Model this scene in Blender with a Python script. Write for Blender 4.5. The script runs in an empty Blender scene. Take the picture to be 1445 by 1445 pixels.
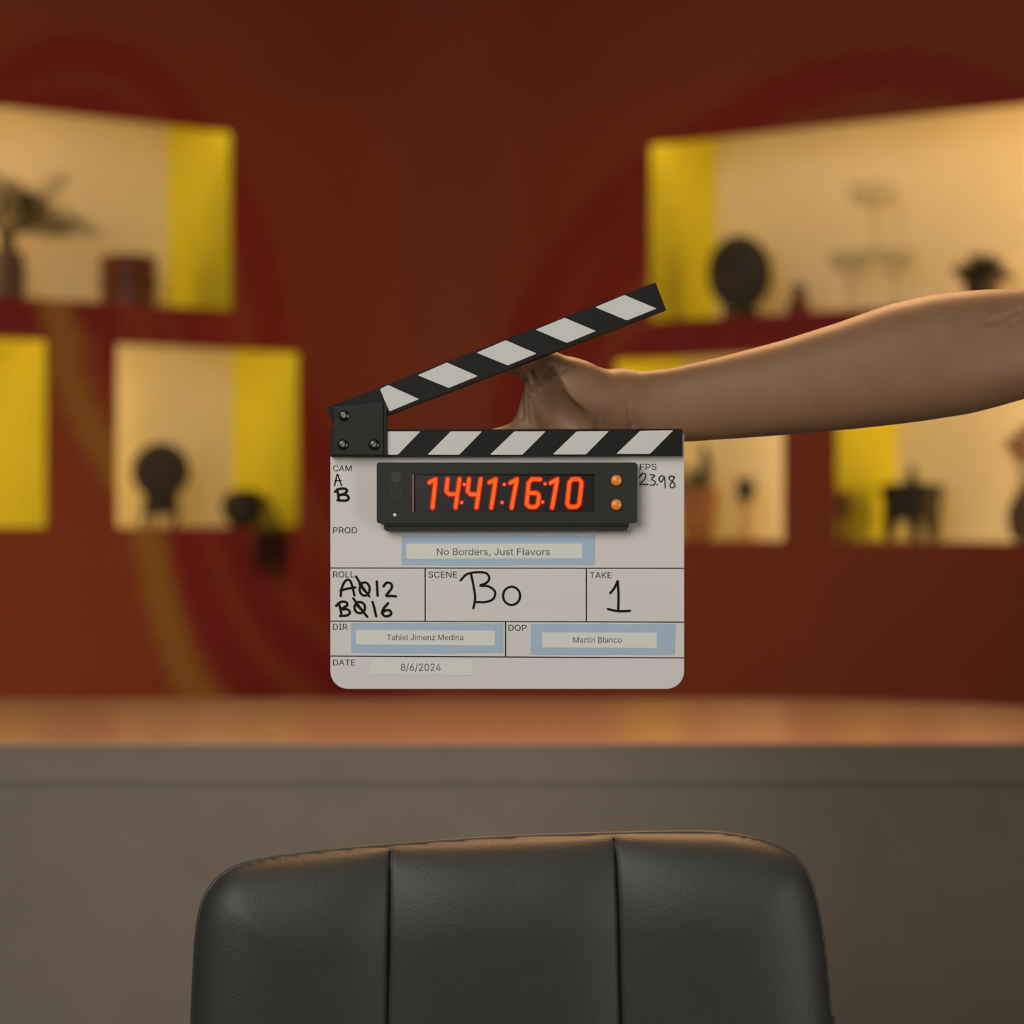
import bpy, bmesh, math, random
import numpy as np
from mathutils import Vector, Matrix

random.seed(7)
PI = math.pi
C = bpy.context.scene.collection
SC = bpy.context.scene

# ------------------------------------------------------------------ camera, world, lights, exposure
F = 3122.0                    # focal length in pixels of the 1445 px wide frame
CZ = 1.27                     # camera height
cam = bpy.data.cameras.new('camera')
cam.sensor_width = 36.0
cam.lens = F * 36.0 / 1445.0
cam.clip_start = 0.05
cam.dof.use_dof = True
cam.dof.focus_distance = 1.5
cam.dof.aperture_fstop = 4.0
camo = bpy.data.objects.new('camera', cam)
camo.location = (0, 0, CZ)
camo.rotation_euler = (PI / 2, 0, 0)
C.objects.link(camo)
SC.camera = camo
SC.view_settings.view_transform = 'Standard'
SC.view_settings.look = 'None'
SC.view_settings.exposure = 0.0
SC.view_settings.gamma = 1.0
SC.view_settings.use_curve_mapping = False

world = bpy.data.worlds.new('world')
SC.world = world
world.use_nodes = True
world.node_tree.nodes['Background'].inputs[0].default_value = (1.0, 0.9, 0.8, 1)
world.node_tree.nodes['Background'].inputs[1].default_value = 0.045


def area(name, loc, target, size, power, col, size_y=None, spread=None):
    l = bpy.data.lights.new(name, 'AREA')
    l.energy = power
    l.color = col
    l.size = size
    if size_y:
        l.shape = 'RECTANGLE'
        l.size_y = size_y
    if spread:
        l.spread = spread
    o = bpy.data.objects.new(name, l)
    o.location = loc
    d = Vector(target) - Vector(loc)
    o.rotation_euler = d.to_track_quat('-Z', 'Y').to_euler()
    C.objects.link(o)
    return o


area('key_softbox', (-0.80, 0.15, 1.95), (0.05, 1.5, 1.15), 1.2, 25, (1.0, 0.96, 0.90))
area('fill_softbox', (1.0, 0.75, 1.10), (0.15, 1.6, 0.95), 0.26, 5.0, (1.0, 0.94, 0.84), 0.8)
area('warm_top_light', (0.25, 2.75, 2.70), (0.1, 1.7, 1.0), 0.9, 14, (1.0, 0.52, 0.22), spread=1.9)
area('added_wall_fill', (-0.6, 1.9, 2.7), (-0.4, 4.8, 1.1), 1.6, 1.6, (1.0, 0.80, 0.55), 0.5, spread=2.0)  # added fill that lifts the wall brightness, no fixture known there
area('added_low_wall_fill', (-0.42, 3.45, 0.62), (-0.45, 4.7, 1.50), 1.1, 1.7, (1.0, 0.80, 0.52), 0.2, spread=2.4)  # unseen lamp added behind the counter to brighten the wall from below

# ------------------------------------------------------------------ helpers


def px_ray(px, py):
    return Vector(((px - 722.5) / F, 1.0, -(py - 722.5) / F))


def at(px, py, d):
    r = px_ray(px, py) * d
    return Vector((r.x, r.y, CZ + r.z))


def srgb(r, g, b):
    def f(c):
        c /= 255.0
        return c / 12.92 if c <= 0.04045 else ((c + 0.055) / 1.055) ** 2.4
    return (f(r), f(g), f(b), 1.0)


def lin(r, g, b):
    return (r, g, b, 1.0)


def mat(name, col, rough=0.6, metal=0.0, spec=0.5, noise=0.0, nscale=40.0, bump=0.0, bscale=200.0,
        bdist=0.001, emit=None, estr=0.0, sss=0.0, trans=0.0, coat=0.0, detail=3.0, attr=None, sheen=0.0):
    m = bpy.data.materials.new(name)
    m.use_nodes = True
    nt = m.node_tree
    b = nt.nodes['Principled BSDF']
    b.inputs['Base Color'].default_value = col
    b.inputs['Roughness'].default_value = rough
    b.inputs['Metallic'].default_value = metal
    b.inputs['Specular IOR Level'].default_value = spec
    b.inputs['Coat Weight'].default_value = coat
    b.inputs['Transmission Weight'].default_value = trans
    b.inputs['Sheen Weight'].default_value = sheen
    if sss:
        b.inputs['Subsurface Weight'].default_value = sss
        b.inputs['Subsurface Radius'].default_value = (0.010, 0.004, 0.002)
        b.inputs['Subsurface Scale'].default_value = 0.6
    if emit:
        b.inputs['Emission Color'].default_value = emit
        b.inputs['Emission Strength'].default_value = estr
    tc = nt.nodes.new('ShaderNodeTexCoord')
    src = None
    if attr:
        a = nt.nodes.new('ShaderNodeAttribute')
        a.attribute_name = attr
        src = a.outputs['Color']
        nt.links.new(src, b.inputs['Base Color'])
    if noise:
        n = nt.nodes.new('ShaderNodeTexNoise')
        n.inputs['Scale'].default_value = nscale
        n.inputs['Detail'].default_value = detail
        nt.links.new(tc.outputs['Object'], n.inputs['Vector'])
        h = nt.nodes.new('ShaderNodeMapRange')
        h.inputs['To Min'].default_value = 1.0 - noise
        h.inputs['To Max'].default_value = 1.0 + noise
        nt.links.new(n.outputs['Fac'], h.inputs['Value'])
        mx = nt.nodes.new('ShaderNodeMix')
        mx.data_type = 'RGBA'
        mx.blend_type = 'MULTIPLY'
        mx.inputs['Factor'].default_value = 1.0
        if src is not None:
            nt.links.new(src, mx.inputs['A'])
        else:
            mx.inputs['A'].default_value = col
        nt.links.new(h.outputs['Result'], mx.inputs['B'])
        nt.links.new(mx.outputs['Result'], b.inputs['Base Color'])
    if bump:
        n2 = nt.nodes.new('ShaderNodeTexNoise')
        n2.inputs['Scale'].default_value = bscale
        n2.inputs['Detail'].default_value = 4.0
        nt.links.new(tc.outputs['Object'], n2.inputs['Vector'])
        bp = nt.nodes.new('ShaderNodeBump')
        bp.inputs['Strength'].default_value = bump
        bp.inputs['Distance'].default_value = bdist
        nt.links.new(n2.outputs['Fac'], bp.inputs['Height'])
        nt.links.new(bp.outputs['Normal'], b.inputs['Normal'])
    return m


def tag(o, label=None, cat=None, group=None, kind=None):
    if label:
        o['label'] = label
    if cat:
        o['category'] = cat
    if group:
        o['group'] = group
    if kind:
        o['kind'] = kind
    return o


def empty(name, loc, rz=0.0, label=None, cat=None, group=None):
    o = bpy.data.objects.new(name, None)
    o.empty_display_size = 0.05
    o.location = loc
    o.rotation_euler = (0, 0, rz)
    C.objects.link(o)
    return tag(o, label, cat, group)


class MB:
    """collects polygons, builds ONE mesh object"""

    def __init__(self):
        self.v, self.f, self.mi = [], [], []

    def add(self, verts, faces, m=0):
        n = len(self.v)
        self.v += [tuple(v) for v in verts]
        self.f += [tuple(i + n for i in f) for f in faces]
        self.mi += [m] * len(faces)
        return self

    def box(self, a, b, m=0):
        (x0, y0, z0), (x1, y1, z1) = a, b
        return self.hexa([(x0, y0, z0), (x1, y0, z0), (x1, y1, z0), (x0, y1, z0),
                          (x0, y0, z1), (x1, y0, z1), (x1, y1, z1), (x0, y1, z1)], m)

    def hexa(self, v, m=0):
        return self.add(v, [(3, 2, 1, 0), (4, 5, 6, 7), (0, 1, 5, 4), (1, 2, 6, 5), (2, 3, 7, 6), (3, 0, 4, 7)], m)

    def prism(self, front, back, m=0):
        n = len(front)
        fs = [tuple(range(n)), tuple(reversed(range(n, 2 * n)))]
        for i in range(n):
            j = (i + 1) % n
            fs.append((i, i + n, j + n, j))
        return self.add(list(front) + list(back), fs, m)

    def lathe(self, prof, c=(0, 0, 0), n=28, m=0, sx=1.0, sy=1.0, rot=None):
        vs, fs = [], []
        k = len(prof)
        for (r, z) in prof:
            for i in range(n):
                a = 2 * PI * i / n
                vs.append(Vector((r * sx * math.cos(a), r * sy * math.sin(a), z)))
        for j in range(k - 1):
            for i in range(n):
                i2 = (i + 1) % n
                fs.append((j * n + i, j * n + i2, (j + 1) * n + i2, (j + 1) * n + i))
        fs.append(tuple(reversed(range(n))))
        fs.append(tuple((k - 1) * n + i for i in range(n)))
        if rot is not None:
            vs = [rot @ v for v in vs]
        vs = [v + Vector(c) for v in vs]
        return self.add(vs, fs, m)

    def tube(self, pts, radii, n=10, m=0, flat=1.0):
        pts = [Vector(p) for p in pts]
        if not hasattr(radii, '__len__'):
            radii = [radii] * len(pts)
        vs, fs = [], []
        prev = None
        for i, p in enumerate(pts):
            t = (pts[min(i + 1, len(pts) - 1)] - pts[max(i - 1, 0)]).normalized()
            if prev is None:
                ref = Vector((0, 0, 1)) if abs(t.z) < 0.9 else Vector((1, 0, 0))
                u = t.cross(ref).normalized()
            else:
                u = (prev - t * prev.dot(t)).normalized()
            prev = u
            w = t.cross(u)
            for k in range(n):
                a = 2 * PI * k / n
                vs.append(p + (u * math.cos(a) + w * math.sin(a) * flat) * radii[i])
        for i in range(len(pts) - 1):
            for k in range(n):
                k2 = (k + 1) % n
                fs.append((i * n + k, i * n + k2, (i + 1) * n + k2, (i + 1) * n + k))
        fs.append(tuple(reversed(range(n))))
        fs.append(tuple((len(pts) - 1) * n + k for k in range(n)))
        return self.add(vs, fs, m)

    def ball(self, c, r, n=16, m=0):
        if not hasattr(r, '__len__'):
            r = (r, r, r)
        vs, fs = [], []
        h = n // 2
        for j in range(1, h):
            th = PI * j / h
            for i in range(n):
                a = 2 * PI * i / n
                vs.append((c[0] + r[0] * math.sin(th) * math.cos(a), c[1] + r[1] * math.sin(th) * math.sin(a), c[2] + r[2] * math.cos(th)))
        for j in range(h - 2):
            for i in range(n):
                i2 = (i + 1) % n
                fs.append((j * n + i, (j + 1) * n + i, (j + 1) * n + i2, j * n + i2))
        t, b = len(vs), len(vs) + 1
        vs += [(c[0], c[1], c[2] + r[2]), (c[0], c[1], c[2] - r[2])]
        for i in range(n):
            i2 = (i + 1) % n
            fs.append((t, i, i2))
            fs.append((b, (h - 2) * n + i2, (h - 2) * n + i))
        return self.add(vs, fs, m)

    def build(self, name, mats, parent=None, smooth=False, bevel=0.0, seg=2, angle=40):
        me = bpy.data.meshes.new(name)
        me.from_pydata(self.v, [], self.f)
        mats = mats if isinstance(mats, (list, tuple)) else [mats]
        for m in mats:
            me.materials.append(m)
        me.polygons.foreach_set('material_index', self.mi)
        bm = bmesh.new()
        bm.from_mesh(me)
        bmesh.ops.recalc_face_normals(bm, faces=bm.faces)
        bm.to_mesh(me)
        bm.free()
        o = bpy.data.objects.new(name, me)
        C.objects.link(o)
        if parent is not None:
            o.parent = parent
        if smooth:
            me.polygons.foreach_set('use_smooth', [True] * len(me.polygons))
            me.set_sharp_from_angle(angle=math.radians(angle))
        if bevel:
            md = o.modifiers.new('bevel', 'BEVEL')
            md.width = bevel
            md.segments = seg
            md.limit_method = 'ANGLE'
            md.angle_limit = math.radians(35)
            md.harden_normals = False
        return o


# --- smooth implicit surfaces turned into one continuous mesh (surface nets)


def smin(a, b, k):
    h = np.maximum(k - np.abs(a - b), 0.0) / k
    return np.minimum(a, b) - h * h * k * 0.25


class Field:
    def __init__(self, lo, hi, step):
        self.lo = np.array(lo, float)
        self.step = step
        self.n = [int(math.ceil((hi[i] - lo[i]) / step)) + 1 for i in range(3)]
        self.v = np.full(self.n, 60.0, np.float32)
        self.ax = [self.lo[i] + step * np.arange(self.n[i]) for i in range(3)]

    def region(self, lo, hi):
        sl = []
        for i in range(3):
            a = int(max(0, math.floor((lo[i] - self.lo[i]) / self.step)))
            b = int(min(self.n[i], math.ceil((hi[i] - self.lo[i]) / self.step) + 1))
            sl.append(slice(a, max(a, b)))
        g = np.meshgrid(*[self.ax[i][sl[i]] for i in range(3)], indexing='ij')
        return tuple(sl), g

    def merge(self, sl, d, k, sub=False):
        if sub:
            self.v[sl] = -smin(-self.v[sl], d.astype(np.float32), k)
        else:
            self.v[sl] = smin(self.v[sl], d.astype(np.float32), k)

    def cone(self, a, b, ra, rb, k, sub=False, flat=None):
        """round cone; flat = scale of the third axis (thin along it)"""
        a, b = np.array(a, float), np.array(b, float)
        mr = max(ra, rb) + max(k, 0) * 1.2 + 4 * self.step
        sl, (X, Y, Z) = self.region(np.minimum(a, b) - mr, np.maximum(a, b) + mr)
        if X.size == 0:
            return
        ab = b - a
        t = ((X - a[0]) * ab[0] + (Y - a[1]) * ab[1] + (Z - a[2]) * ab[2]) / max(ab @ ab, 1e-9)
        t = np.clip(t, 0, 1)
        r = ra + (rb - ra) * t
        d = np.sqrt((X - a[0] - t * ab[0]) ** 2 + (Y - a[1] - t * ab[1]) ** 2 + (Z - a[2] - t * ab[2]) ** 2) - r
        self.merge(sl, d, k, sub)

    def ell(self, c, r, k, rot=None, sub=False):
        c, r = np.array(c, float), np.array(r, float)
        m = r.max() + k * 1.2 + 4 * self.step
        sl, (X, Y, Z) = self.region(c - m, c + m)
        if X.size == 0:
            return
        X, Y, Z = X - c[0], Y - c[1], Z - c[2]
        if rot is not None:
            R = np.array(rot.transposed())
            X, Y, Z = (R[0, 0] * X + R[0, 1] * Y + R[0, 2] * Z, R[1, 0] * X + R[1, 1] * Y + R[1, 2] * Z,
                       R[2, 0] * X + R[2, 1] * Y + R[2, 2] * Z)
        k0 = np.sqrt((X / r[0]) ** 2 + (Y / r[1]) ** 2 + (Z / r[2]) ** 2)
        k1 = np.sqrt((X / r[0] ** 2) ** 2 + (Y / r[1] ** 2) ** 2 + (Z / r[2] ** 2) ** 2) + 1e-9
        self.merge(sl, np.where(k0 > 0.05, k0 * (k0 - 1) / k1, -r.min()), k, sub)

    def chain(self, pts, k, kk=None):
        for p, q in zip(pts[:-1], pts[1:]):
            self.cone(p[:3], q[:3], p[3], q[3], k)

    def mesh(self, relax=1):
        v = self.v
        ins = v < 0
        n = self.n
        cnt = np.zeros([n[0] - 1, n[1] - 1, n[2] - 1], np.int8)
        for i in (0, 1):
            for j in (0, 1):
                for k in (0, 1):
                    cnt += ins[i:n[0] - 1 + i, j:n[1] - 1 + j, k:n[2] - 1 + k]
        cells = np.argwhere((cnt > 0) & (cnt < 8))
        idx = np.full(cnt.shape, -1, np.int64)
        idx[tuple(cells.T)] = np.arange(len(cells))
        acc = np.zeros((len(cells), 3))
        num = np.zeros(len(cells))
        cor = [(i, j, k) for i in (0, 1) for j in (0, 1) for k in (0, 1)]
        for a in cor:
            for ax in range(3):
                if a[ax]:
                    continue
                b = list(a)
                b[ax] = 1
                va = v[tuple((cells + a).T)]
                vb = v[tuple((cells + b).T)]
                m = (va < 0) != (vb < 0)
                t = np.where(m, va / np.where(m, va - vb, 1), 0)
                p = np.array(a, float)[None, :].repeat(len(cells), 0)
                p[:, ax] += t
                acc[m] += p[m]
                num[m] += 1
        pos = cells + acc / num[:, None]
        faces = []
        for ax in range(3):
            o1, o2 = [(1, 2), (2, 0), (0, 1)][ax]
            sa = [slice(None)] * 3
            sb = [slice(None)] * 3
            sa[ax] = slice(0, -1)
            sb[ax] = slice(1, None)
            ed = np.argwhere(ins[tuple(sa)] != ins[tuple(sb)])
            ed = ed[(ed[:, o1] > 0) & (ed[:, o2] > 0) & (ed[:, o1] < n[o1] - 1) & (ed[:, o2] < n[o2] - 1)]
            if not len(ed):
                continue
            q = []
            for d1, d2 in ((-1, -1), (0, -1), (0, 0), (-1, 0)):
                e = ed.copy()
                e[:, o1] += d1
                e[:, o2] += d2
                q.append(idx[tuple(e.T)])
            q = np.stack(q, 1)
            fl = ~ins[tuple(ed.T)]
            q[fl] = q[fl][:, ::-1]
            faces.append(q)
        faces = np.concatenate(faces)
        faces = faces[(faces >= 0).all(1)]
        for _ in range(relax):
            s = np.zeros_like(pos)
            c = np.zeros(len(pos))
            for i in range(4):
                a, b = faces[:, i], faces[:, (i + 1) % 4]
                np.add.at(s, a, pos[b])
                np.add.at(s, b, pos[a])
                np.add.at(c, a, 1)
                np.add.at(c, b, 1)
            pos = 0.5 * pos + 0.5 * s / np.maximum(c, 1)[:, None]
        return self.lo + pos * self.step, faces


def field_object(name, pts, faces, material, parent=None):
    me = bpy.data.meshes.new(name)
    me.from_pydata(pts.tolist(), [], faces.tolist())
    me.materials.append(material)
    bm = bmesh.new()
    bm.from_mesh(me)
    bmesh.ops.recalc_face_normals(bm, faces=bm.faces)
    bm.to_mesh(me)
    bm.free()
    me.polygons.foreach_set('use_smooth', [True] * len(me.polygons))
    o = bpy.data.objects.new(name, me)
    C.objects.link(o)
    if parent is not None:
        o.parent = parent
    return o


def catmull(pts, n=6, closed=False):
    pts = [Vector(p) for p in pts]
    if len(pts) < 3 and not closed:
        return pts
    out = []
    m = len(pts)
    rng = range(m) if closed else range(m - 1)
    for i in rng:
        if closed:
            p0, p1, p2, p3 = pts[(i - 1) % m], pts[i], pts[(i + 1) % m], pts[(i + 2) % m]
        else:
            p0, p1, p2, p3 = pts[max(i - 1, 0)], pts[i], pts[i + 1], pts[min(i + 2, m - 1)]
        for k in range(n):
            t = k / n
            out.append(0.5 * ((2 * p1) + (p2 - p0) * t + (2 * p0 - 5 * p1 + 4 * p2 - p3) * t * t + (3 * p1 - p0 - 3 * p2 + p3) * t ** 3))
    if not closed:
        out.append(pts[-1])
    return out


# ------------------------------------------------------------------ materials
M = {}
M['mural'] = mat('mural_paint', lin(.4, .08, .02), 0.7, spec=0.3, attr='paint', noise=0.06, nscale=6)
M['floor'] = mat('studio_floor', lin(.06, .05, .045), 0.5, noise=0.1, nscale=8)
M['ceiling'] = mat('studio_ceiling', lin(.05, .045, .04), 0.9, noise=0.05)
M['cream'] = mat('cream_niche_paint', lin(.80, .70, .55), 0.7, spec=0.2, noise=0.03, nscale=10)
M['yellow'] = mat('yellow_niche_paint', lin(.72, .66, .032), 0.6, spec=0.2, noise=0.03, nscale=10)
M['led'] = mat('warm_led', lin(1, .8, .5), 0.5, emit=lin(1.0, 0.66, 0.30), estr=60.0)
M['alu'] = mat('led_channel', lin(.5, .5, .5), 0.4, metal=1.0, noise=0.03)
M['counter_top'] = mat('counter_laminate', lin(.62, .41, .28), 0.20, spec=0.5, noise=0.03, nscale=20)
M['counter_front'] = mat('counter_front_paint', lin(.30, .25, .19), 0.6, spec=0.25, noise=0.1, nscale=14)
M['leather'] = mat('black_leather', lin(.030, .032, .029), 0.50, spec=0.48, noise=0.12, nscale=30, bump=0.5, bscale=700, bdist=0.0006)
M['chair_plastic'] = mat('chair_plastic', lin(.02, .02, .02), 0.5, noise=0.05)
M['thread'] = mat('black_thread', lin(.008, .008, .008), 0.9, spec=0.05, noise=0.05)
M['chrome'] = mat('chair_metal', lin(.5, .5, .5), 0.25, metal=1.0, noise=0.03)
M['board'] = mat('white_acrylic_board', lin(.60, .575, .545), 0.45, spec=0.25, noise=0.02, nscale=25)
M['stick_black'] = mat('black_painted_stick', lin(.010, .010, .010), 0.55, spec=0.15, noise=0.1, nscale=60)
M['stick_white'] = mat('white_stripe_paint', lin(.55, .56, .54), 0.5, spec=0.2, noise=0.02, nscale=60)
M['plate'] = mat('hinge_black_metal', lin(.014, .014, .013), 0.5, spec=0.2, bump=0.1, bscale=900)
M['bolt'] = mat('dark_bolt_steel', lin(.10, .10, .10), 0.3, metal=1.0, noise=0.05)
M['housing'] = mat('grey_moulded_plastic', lin(.024, .025, .022), 0.6, spec=0.2, bump=0.3, bscale=1500, bdist=0.0004, noise=0.05)
M['screen'] = mat('display_window', lin(.010, .008, .008), 0.25, noise=0.02)
M['recess_light'] = mat('recess_light_tone', lin(.30, .16, .09), 0.5, noise=0.02)  # brown tone painted for light on the window's recess wall
M['emblem'] = mat('emblem_black', lin(.012, .012, .012), 0.5, noise=0.02)
M['led_core'] = mat('digit_orange', lin(.1, .01, .004), 0.5, spec=0.1, emit=lin(1.0, .135, .012), estr=0.9)
M['led_edge'] = mat('digit_red_halo', lin(.05, .004, .003), 0.5, spec=0.1, emit=lin(.5, .006, .002), estr=0.9)  # red emission drawn as the halo scattered around the orange strokes
M['led_dot'] = mat('digit_dot_pink', lin(.3, .03, .01), 0.5, emit=lin(1.0, .09, .05), estr=0.9)
M['button'] = mat('amber_button', lin(.55, .17, .02), 0.25, spec=0.6, noise=0.03, nscale=200, emit=lin(.8, .2, .02), estr=0.25)
M['ink'] = mat('printed_ink', lin(.018, .014, .010), 0.7, spec=0.1, noise=0.02)
M['ink_soft'] = mat('printer_toner', lin(.07, .07, .065), 0.6, noise=0.02)
M['marker'] = mat('dry_erase_marker', lin(.010, .008, .006), 0.7, spec=0.1, noise=0.1, nscale=300)
M['tape'] = mat('blue_paper_tape', lin(.33, .44, .57), 0.7, noise=0.05, nscale=120)
M['paper'] = mat('white_label_paper', lin(.62, .63, .58), 0.7, noise=0.02, nscale=120)
M['skin'] = mat('brown_skin', lin(.215, .117, .062), 0.5, spec=0.35, noise=0.14, nscale=60, bump=0.25, bscale=700, bdist=0.0006, sss=0.12, detail=5)
M['shirt'] = mat('charcoal_cotton', lin(.03, .03, .03), 0.9, noise=0.1, nscale=200)
M['trousers'] = mat('dark_denim', lin(.02, .022, .03), 0.9, noise=0.1, nscale=200)
M['shoe'] = mat('black_shoe', lin(.015, .015, .015), 0.5, noise=0.05)
M['hair'] = mat('dark_hair', lin(.012, .009, .007), 0.6, noise=0.3, nscale=90, bump=0.6, bscale=260, bdist=0.004)
M['eye_white'] = mat('eye_white', lin(.7, .68, .65), 0.2, noise=0.02)
M['iris'] = mat('iris_brown', lin(.02, .012, .008), 0.1, noise=0.02)
M['nail'] = mat('fingernail', lin(.38, .22, .15), 0.3, noise=0.02)
M['dark_wood'] = mat('dark_carved_wood', lin(.022, .014, .009), 0.55, noise=0.3, nscale=40)
M['brown_wood'] = mat('brown_carved_wood', lin(.035, .018, .011), 0.55, noise=0.3, nscale=40)
M['terracotta'] = mat('terracotta', lin(.50, .20, .07), 0.8, noise=0.1, nscale=40)
M['mauve_clay'] = mat('mauve_clay', lin(.10, .06, .05), 0.7, noise=0.1, nscale=40)
M['red_glaze'] = mat('red_glaze', lin(.16, .03, .015), 0.4, noise=0.1)
M['leaf'] = mat('olive_leaf', lin(.026, .024, .006), 0.6, noise=0.25, nscale=60)
M['dark_leaf'] = mat('dark_leaf', lin(.022, .020, .010), 0.6, noise=0.25, nscale=60)
M['petal'] = mat('orange_petal', lin(.32, .04, .010), 0.7, noise=0.25, nscale=60)
M['glass'] = mat('clear_glass', lin(.42, .40, .24), 0.08)
M['glass'].node_tree.nodes['Principled BSDF'].inputs['Alpha'].default_value = 0.22
M['pale_wood'] = mat('pale_wood', lin(.62, .40, .19), 0.6, noise=0.15, nscale=40)

# ------------------------------------------------------------------ the set wall (two flats joined by a rounded corner)
aL, bL = 4.91, 0.723            # left flat:  Y = aL + bL X
aR, bR = 4.69, -0.68            # right flat: Y = aR + bR X
tL = Vector((1, bL)).normalized()
tR = Vector((1, bR)).normalized()
nL = Vector((tL.y, -tL.x))      # towards the room
nR = Vector((tR.y, -tR.x))
xc = (aR - aL) / (bL - bR)
corner = Vector((xc, aL + bL * xc))
turn = math.acos(tL.dot(tR))
RF = 0.36
tang = RF * math.tan(turn / 2)
P1 = corner - tL * tang
P2 = corner + tR * tang
cen = P1 + nL * RF
LEFT0 = Vector((-2.3, aL + bL * -2.3))
RIGHT1 = Vector((2.3, aR + bR * 2.3))


def wall_px_left(px):
    k = (px - 722.5) / F
    d = aL / (1 - bL * k)
    return Vector((k * d, d))


def wall_px_right(px):
    k = (px - 722.5) / F
    d = aR / (1 - bR * k)
    return Vector((k * d, d))


DEPTH = 0.28
# niche: side, px of the two opening edges, z range above the camera
ZU0, ZU1 = 0.410, 0.771
ZLo, ZL1 = -0.030, 0.330
ZRU0, ZRU1 = 0.388, 0.746
ZRL0, ZRL1 = -0.056, 0.311
NICHES = [
    ('L', -190, 326, ZU0, ZU1, 'upper left wall niche holding the palm and the carved pot', 1.2, 1.0),
    ('L', -330, 65, ZLo, ZL1, 'lower left wall niche cut off by the frame, only its yellow side showing', 0.85, 0.6),
    ('L', 165, 421, ZLo, ZL1, 'lower wall niche holding the round plate and a trailing plant', 0.55, 0.5),
    ('R', 917, 1660, ZRU0, ZRU1, 'large upper right wall niche holding three stacked glasses', 2.0, 1.3),
    ('R', 868, 1105, ZRL0, ZRL1, 'lower wall niche just right of the clapperboard behind the arm', 0.5, 0.7),
    ('R', 1180, 1560, ZRL0, ZRL1, 'lower right wall niche holding the dark footed bowl', 1.2, 0.85),
]


def wall_pts():
    """list of (point2d, s) along the wall from left to right"""
    cutsL, cutsR = [], []
    for s, p0, p1, *_ in NICHES:
        if s == 'L':
            cutsL += [(wall_px_left(p0) - LEFT0).length, (wall_px_left(p1) - LEFT0).length]
        else:
            cutsR += [(wall_px_right(p0) - P2).length, (wall_px_right(p1) - P2).length]

    def fill(cuts, total, step=0.022):
        cuts = sorted(set([0.0, total] + cuts))
        out = []
        for a, b in zip(cuts[:-1], cuts[1:]):
            n = max(1, int(math.ceil((b - a) / step)))
            out += [a + (b - a) * i / n for i in range(n)]
        return out + [cuts[-1]]
    pts = [LEFT0 + tL * s for s in fill(cutsL, (P1 - LEFT0).length)]
    a0 = math.atan2(*(P1 - cen).yx)
    for i in range(1, 22):
        a = a0 - turn * i / 22
        pts.append(cen + Vector((math.cos(a), math.sin(a))) * RF)
    pts += [P2 + tR * s for s in fill(cutsR, (RIGHT1 - P2).length)]
    return pts


# painted bands, traced as curves on the wall: (points, width, colour)
BASE = lin(.33, .058, .020)
RED = lin(.31, .024, .013)
WINE = lin(.27, .019, .016)
OLIVE = lin(.40, .165, .026)
LINE = lin(.34, .055, .018)
BANDS = [
    # left family
    ([(-60, 170), (0, 118), (60, 84), (120, 72), (190, 95), (240, 140), (290, 205), (330, 275), (356, 335), (372, 400), (384, 470), (404, 540), (440, 620), (470, 690), (520, 770), (560, 840)], 52, RED),
    ([(-60, 240), (20, 175), (90, 150), (160, 165), (215, 215), (262, 300), (290, 400), (300, 480), (320, 560), (350, 640), (385, 740), (430, 800), (490, 870), (560, 920)], 60, RED),
    ([(200, 300), (235, 400), (250, 480), (262, 560), (285, 650), (318, 760), (356, 835), (405, 905), (470, 960), (560, 1000)], 62, WINE),
    ([(60, 330), (150, 400), (170, 480), (190, 560), (222, 650), (262, 750), (282, 826), (312, 903), (360, 975), (420, 1020)], 56, WINE),
    ([(-60, 420), (0, 440), (60, 440), (110, 436), (160, 445)], 60, WINE),
    ([(60, 400), (86, 455), (97, 530), (125, 600), (165, 665), (203, 730), (217, 800), (234, 870), (264, 955), (310, 1010)], 44, OLIVE),
    ([(140, 380), (176, 440), (196, 520), (235, 640), (292, 752), (317, 817), (356, 895), (412, 955), (480, 1000)], 14, LINE),
    ([(200, 380), (238, 450), (255, 540), (300, 660), (366, 762), (388, 817), (430, 869), (490, 920)], 14, LINE),
    ([(290, 380), (343, 450), (352, 520), (390, 640), (430, 775), (470, 815), (520, 850)], 12, LINE),
    # right family
    ([(1460, 175), (1400, 130), (1330, 108), (1260, 100), (1197, 108), (1113, 130), (1010, 188), (930, 235), (863, 290), (815, 345), (779, 400), (745, 470), (725, 560), (720, 660)], 58, RED),
    ([(1100, 250), (1000, 262), (930, 300), (890, 350), (855, 410), (825, 470), (808, 560), (800, 660)], 62, RED),
    ([(1500, 440), (1350, 445), (1200, 455), (1050, 465), (960, 478), (900, 510), (870, 570), (860, 640)], 62, WINE),
    ([(1000, 420), (930, 445), (880, 480), (850, 530), (835, 600)], 14, LINE),
]


def paint_colours(px):
    """px: Nx2; returns Nx4 colours"""
    col = np.tile(np.array(BASE), (len(px), 1))
    for pts, w, c in BANDS:
        pl = np.array([(p.x, p.y) for p in catmull([(a, b, 0) for a, b in pts], 5)])
        dmin = np.full(len(px), 1e9)
        for a, b in zip(pl[:-1], pl[1:]):
            ab = b - a
            t = np.clip(((px - a) @ ab) / (ab @ ab + 1e-9), 0, 1)
            dmin = np.minimum(dmin, np.linalg.norm(px - a - t[:, None] * ab, axis=1))
        f = np.clip((w / 2 - dmin) / 8.0 + 0.5, 0, 1)[:, None]
        col = col * (1 - f) + np.array(c) * f
    return col


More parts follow.
